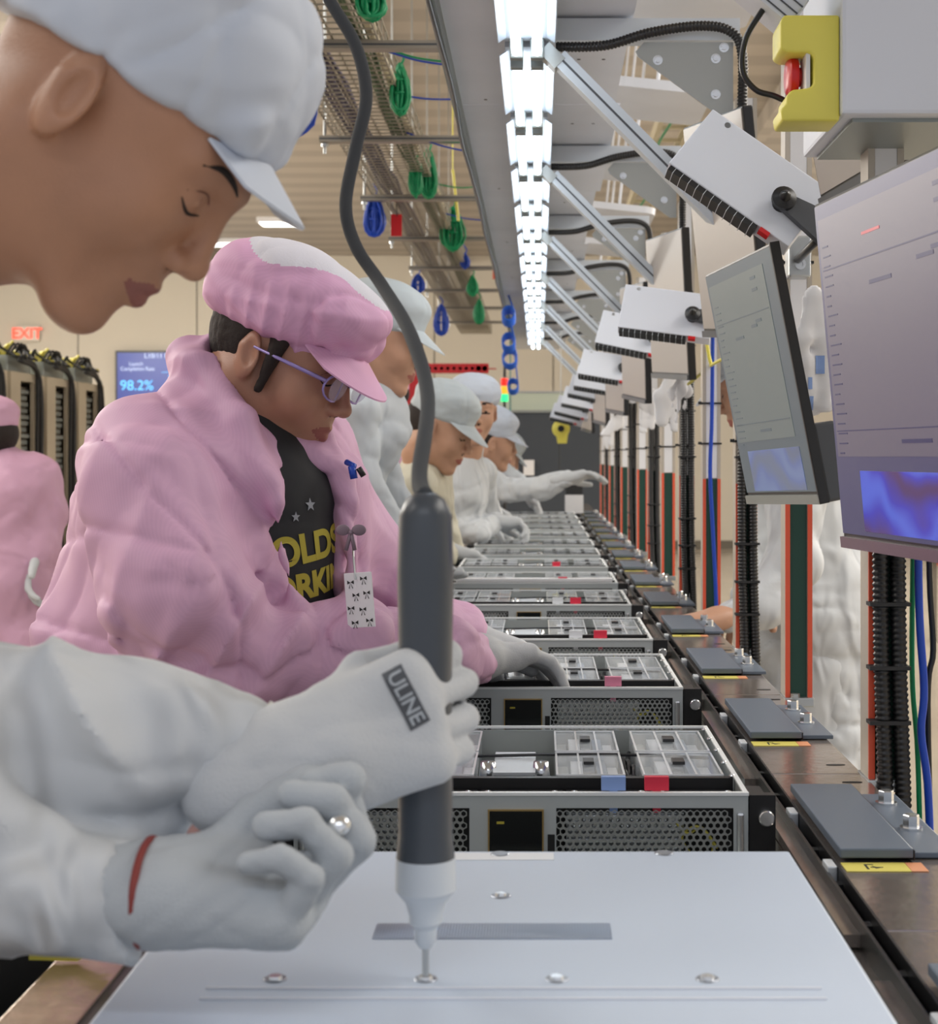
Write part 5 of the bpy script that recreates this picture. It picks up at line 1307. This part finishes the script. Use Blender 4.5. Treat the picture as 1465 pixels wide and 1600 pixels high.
# pen and badge carried on the coat
pt_ = empty('pen', (0, 0, 0), 0, 'blue pen clipped in the pink coat\'s chest pocket', 'pen')
a = P(549, 740, 2.0); B().tube([a, P(553, 728, 2.0), P(541, 722, 2.01)], .004, 8).tube([P(549, 728, 2.0), P(553, 748, 2.0)], .005, 8).build('pen_body', 'blue_cable', pt_, True)
B().tube([P(560, 731, 2.0), P(568, 744, 2.0)], .004, 8).build('clip', 'black_plastic', pt_, True)
bt = empty('badge', (0, 0, 0), 0, 'white badge card with black bow pattern hanging on the pink coat', 'badge')
c = P(561, 935, 1.90); Mb = Matrix.Translation(c) @ Matrix.Rotation(math.radians(-20), 4, 'Z') @ Matrix.Rotation(math.radians(-5), 4, 'Y')
B().bbox(-.019, .019, 0, .002, -.036, .032, .001, Mb).build('card', 'paper', bt)
m = B()
for (x, z) in ((-.010, .020), (.008, .024), (-.004, .004), (.011, .006), (-.012, -.012), (.004, -.014), (.012, -.028), (-.008, -.030)):
    m.add([Mb @ Vector((x+dx, -.0006, z+dz)) for dx, dz in ((0, 0), (-.0045, .003), (-.0045, -.002), (0, 0.0005), (.0045, .003), (.0045, -.002), (-.003, -.007), (-.0018, -.007), (.003, -.007), (.0018, -.007))], [(0, 1, 2), (3, 4, 5), (0, 6, 7), (0, 8, 9)])
m.build('bow_pattern', 'black_matte', bt)
B().tube([P(555, 905, 1.90), P(552, 870, 1.91), P(551, 845, 1.93)], .0012, 6).build('cord', 'steel', bt)
mat('bow_grey', (.22, .16, .20), .6)
c = P(548, 832, 1.90); m = B()
for a in (-1, 1): m.ball((c.x+a*.010, c.y, c.z+.003), (.009, .003, .007), 8)
m.ball((c.x, c.y, c.z), .0035, 6); m.tube([c, c+Vector((-.006, 0, -.022))], .0025, 6); m.tube([c, c+Vector((.005, 0, -.022))], .0025, 6)
m.build('bow', 'bow_grey', bt, True)

# ---------- other workers: one builder, each with a pose of its own
def worker(lab, hp_, yaw, pitch, roll, ty, coat_m, cap_m, skin, nb, chest, hips, rarm, larm, rglove=None, lglove=None, seed=0, vox=.007, visor=True, hair=True, capc=None, bulk=1.0, foldk=1.0, bare=False, hs=1.0, visor_p=(.155, .050, .010), collar=True, skirt=.22):
    M = headM(Vector(hp_), yaw, pitch, roll, hs)
    t = empty('person', (hips[0], hips[1], 0), 0, lab, 'person')
    pr = head_prims(M, .003, .85, nb, .052)+chain([chest, hips], [.075*bulk, .09*bulk], .04)
    def auto(g, a_):
        if g: return g
        e, f_ = Vector(a_[-1]), (Vector(a_[-1])-Vector(a_[-2])).normalized()
        return (e+f_*.012, f_, (0, 0, -1) if abs(f_.z) < .8 else (1, 0, 0), [(18, 28, 18)]*4)
    hands = [(auto(rglove, rarm), 'R'), (auto(lglove, larm), 'L')]
    if bare:
        for g, s_ in hands:
            if g: pr += hand_prims(hand_frame(g[0], g[1], g[2], s_, 1.0), g[3], TH_OPEN, 1.0, .10)
    sdf_mesh('body', pr, vox*.62, [skin, 'lip_light', 'hair'], t, None, lip_fn(M))
    cp = [el((-.012, 0, .092), (.108, .094, .062), .02, M), el((-.013, 0, .050), (.103, .086, .045), .02, M), bxp((-.02, 0, -.055), (.2, .2, .065), 0, .006, M, (0, math.radians(-5), 0), 'sub')]
    if capc: cp = capc(M)
    sdf_mesh('cap', cp, vox*.65, cap_m, t, folds(.004*foldk, 1.8, seed+3))
    if visor: visor_mesh(M, 'visor', cap_m, t, visor_p[0], visor_p[1], visor_p[2], .078, .078)
    if hair:
        h = [el((-.028, 0, .022), (.092, .081, .078), .02, M), el((.085, 0, -.03), (.085, .12, .11), .01, M, op='sub'), el((-.002, -.085, -.004), (.022, .03, .036), .004, M, op='sub'), el((-.002, .085, -.004), (.022, .03, .036), .004, M, op='sub'), bxp((0, 0, -.12), (.2, .2, .06), 0, .02, M, None, 'sub')]
        sdf_mesh('hair', h, vox*.7, 'hair', t)
    n, c, h = Vector(nb), Vector(chest), Vector(hips); rs, ls = Vector(rarm[0]), Vector(larm[0])
    ct = chain([c, h, h+Vector((0, 0, -skirt))], [.145*bulk, .16*bulk, .17*bulk], .06)+[rc(rs, ls, .075*bulk, .075*bulk, .06), rc(c, n+Vector((0, 0, .005)), .12, .070, .05)]
    ct += chain(rarm, [.078*bulk, .064*bulk, .056*bulk, .040][:len(rarm)], .03)+chain(larm, [.078*bulk, .064*bulk, .056*bulk, .040][:len(larm)], .03)
    ct += [rc(n, M @ Vector((-.035, 0, -.075)), .050, .044, .01, op='sub')]
    clip = bxp((.01, h.y, .795), (.362, .8, .185), 0, .004, None, None, 'sub'); ct += [clip]
    sdf_mesh('coat', ct, vox, coat_m, t, folds(.012*foldk, 1.2, seed))
    if not bare:
        for g, s_ in hands:
            if g: sdf_mesh('glove', hand_prims(hand_frame(g[0], g[1], g[2], s_, 1.05), g[3], TH_OPEN, 1.12, .08), vox*.6, 'glove_white', t)
    lx = h+Vector((0, 0, -.12)); d = (ls-rs).normalized()*.07
    sdf_mesh('trousers', sum([chain([lx+d*a, Vector((h.x, h.y, .45))+d*a, Vector((h.x, h.y, .08))+d*a], [.09, .07, .055], .04) for a in (-1, 1)], [])+[clip], .016, 'cloth_white' if skirt > .4 else 'trousers', t)
    sdf_mesh('shoe', [el(Vector((h.x+.03, h.y, .04))+d*a, (.11, .06, .045), .01) for a in (-1, 1)], .014, 'black_matte', t)
    return t, M
def pp(px, py, Y): return tuple(P(px, py, Y))
# white capped worker just behind the pink one
worker('tall worker in pale coat and grey cap, mostly hidden behind the pink-capped worker', pp(597, 535, 3.7), -5, 16, 0, 0, 'cloth_grey', 'cap_grey', 'skin_light', pp(578, 590, 3.72), pp(570, 660, 3.74), (-.62, 3.74, .95),
       [pp(560, 640, 3.6), pp(570, 760, 3.6), pp(620, 830, 3.65)], [pp(585, 640, 3.9), pp(600, 750, 3.95), pp(640, 820, 3.95)], None, None, 41, .008, bulk=.66, hs=1.0)
# worker in cream coat and pale visor cap
t, M = worker('woman in cream coat and pale visor cap, looking down at the servers', pp(688, 672, 5.2), -12, 24, 0, 0, 'cloth_cream', 'cap_grey', 'skin_light', pp(660, 735, 5.25), pp(648, 790, 5.25), (-.58, 5.2, .93),
       [pp(645, 760, 5.05), pp(640, 850, 5.05), pp(680, 870, 5.1), pp(702, 862, 5.15)], [pp(675, 760, 5.4), pp(690, 840, 5.45), pp(705, 860, 5.45)],
       (pp(702, 862, 5.15), (.9, .3, -.2), (0, -.2, -1), [(20, 30, 20)]*4), None, 52, .009, bulk=.88, foldk=1.4, hs=1.12)
# man staring at the camera
t, M = worker('man in white coat and round white cap staring straight toward the camera', pp(739, 643, 5.9), -78, 6, -4, 0, 'cloth_white', 'cap_white', 'skin_light', pp(728, 705, 5.98), pp(712, 770, 6.0), (-.60, 6.0, .93),
       [pp(695, 745, 6.0), pp(705, 830, 5.9), pp(745, 832, 5.9), pp(775, 815, 6.0)], [pp(748, 740, 6.1), pp(760, 800, 6.2), pp(770, 812, 6.2)],
       (pp(775, 815, 6.0), (.95, .2, -.1), (0, -.3, -1), [(40, 55, 35)]*4), None, 63, .009, visor=False, bulk=.85, hs=1.08,
       capc=lambda M: [el((-.012, 0, .080), (.104, .094, .058), .02, M), rc((-.012, -.01, .055), (-.012, .01, .055), .098, .098, .02, M, (1, .86, .55)), bxp((-.02, 0, -.035), (.2, .2, .065), 0, .006, M, None, 'sub')])
for a in (-1, 1):
    e = B().ball(M @ Vector((.0835, a*.031, .006)), .0062, 8).build('iris', 'hair', t, True); e.matrix_parent_inverse = Matrix.Translation(-Vector(t.location))
# worker reaching across
t, M = worker('worker in white cap reaching one arm across to the posts', pp(768, 690, 7.4), 12, 12, 10, 0, 'cloth_white', 'cap_white', 'skin_light', pp(745, 728, 7.4), pp(738, 765, 7.4), (-.60, 7.4, .93),
       [pp(750, 745, 7.25), pp(795, 765, 7.2), pp(850, 762, 7.15), pp(885, 748, 7.1)], [pp(745, 745, 7.6), pp(755, 800, 7.6), pp(785, 812, 7.6)],
       (pp(885, 748, 7.1), (.95, -.1, .2), (0, -.3, -1), [(15, 25, 15)]*4), None, 74, .010, bulk=.9, hs=1.15)
worker('small worker in pale patterned coat bending beyond the reaching one', pp(786, 712, 9.0), 10, 30, 0, 0, 'cloth_grey', 'cap_grey', 'skin_light', pp(782, 730, 9.0), pp(770, 755, 9.0), (-.62, 9.0, .93),
       [pp(786, 742, 8.9), pp(805, 752, 8.9), pp(820, 768, 8.9)], [pp(786, 742, 9.1), pp(805, 755, 9.1), pp(815, 765, 9.1)], None, None, 85, .012, bulk=.85)
# two pink workers in the background
worker('distant worker in pink coat and pink cap, back turned, right of the pink-capped worker', pp(606, 622, 8.2), 160, 0, 0, 0, 'pink_plain', 'pink_plain', 'skin_light', pp(606, 660, 8.2), pp(604, 710, 8.2), pp(604, 820, 8.2),
       [pp(640, 695, 8.2), pp(650, 750, 8.1), pp(655, 800, 8.1)], [pp(570, 695, 8.2), pp(560, 750, 8.2), pp(560, 800, 8.2)], None, None, 96, .012, bulk=.95)
worker('distant worker in pink coat at the far left beside the racks', pp(-22, 690, 5.0), 150, 5, 0, 0, 'pink_plain', 'pink_plain', 'skin_light', pp(0, 735, 5.0), pp(18, 775, 5.0), pp(20, 900, 5.0),
       [pp(55, 745, 5.0), pp(75, 800, 5.0), pp(60, 860, 4.95)], [pp(-10, 745, 5.0), pp(-30, 800, 5.0), pp(-20, 850, 5.0)], None, None, 97, .012, bulk=.9)
# worker on the right side of the line
worker('worker in white coat behind the posts on the right, bare hand on a stop plate', pp(1180, 600, 3.75), 165, 24, 0, 0, 'cloth_white', 'cap_white', 'skin_light', pp(1225, 680, 3.75), pp(1245, 760, 3.75), pp(1270, 960, 3.75),
       [pp(1235, 745, 3.95), pp(1230, 850, 3.9), pp(1175, 935, 3.6)], [pp(1245, 745, 3.5), pp(1240, 880, 3.45), pp(1190, 945, 3.42), pp(1140, 965, 3.40)],
       None, (pp(1122, 966, 3.38), (-.92, -.25, -.12), (0, 0, -1), [(8, 22, 15), (12, 25, 15), (14, 28, 18), (16, 30, 18)]), 98, .009, bulk=.95, bare=True, skirt=.5)
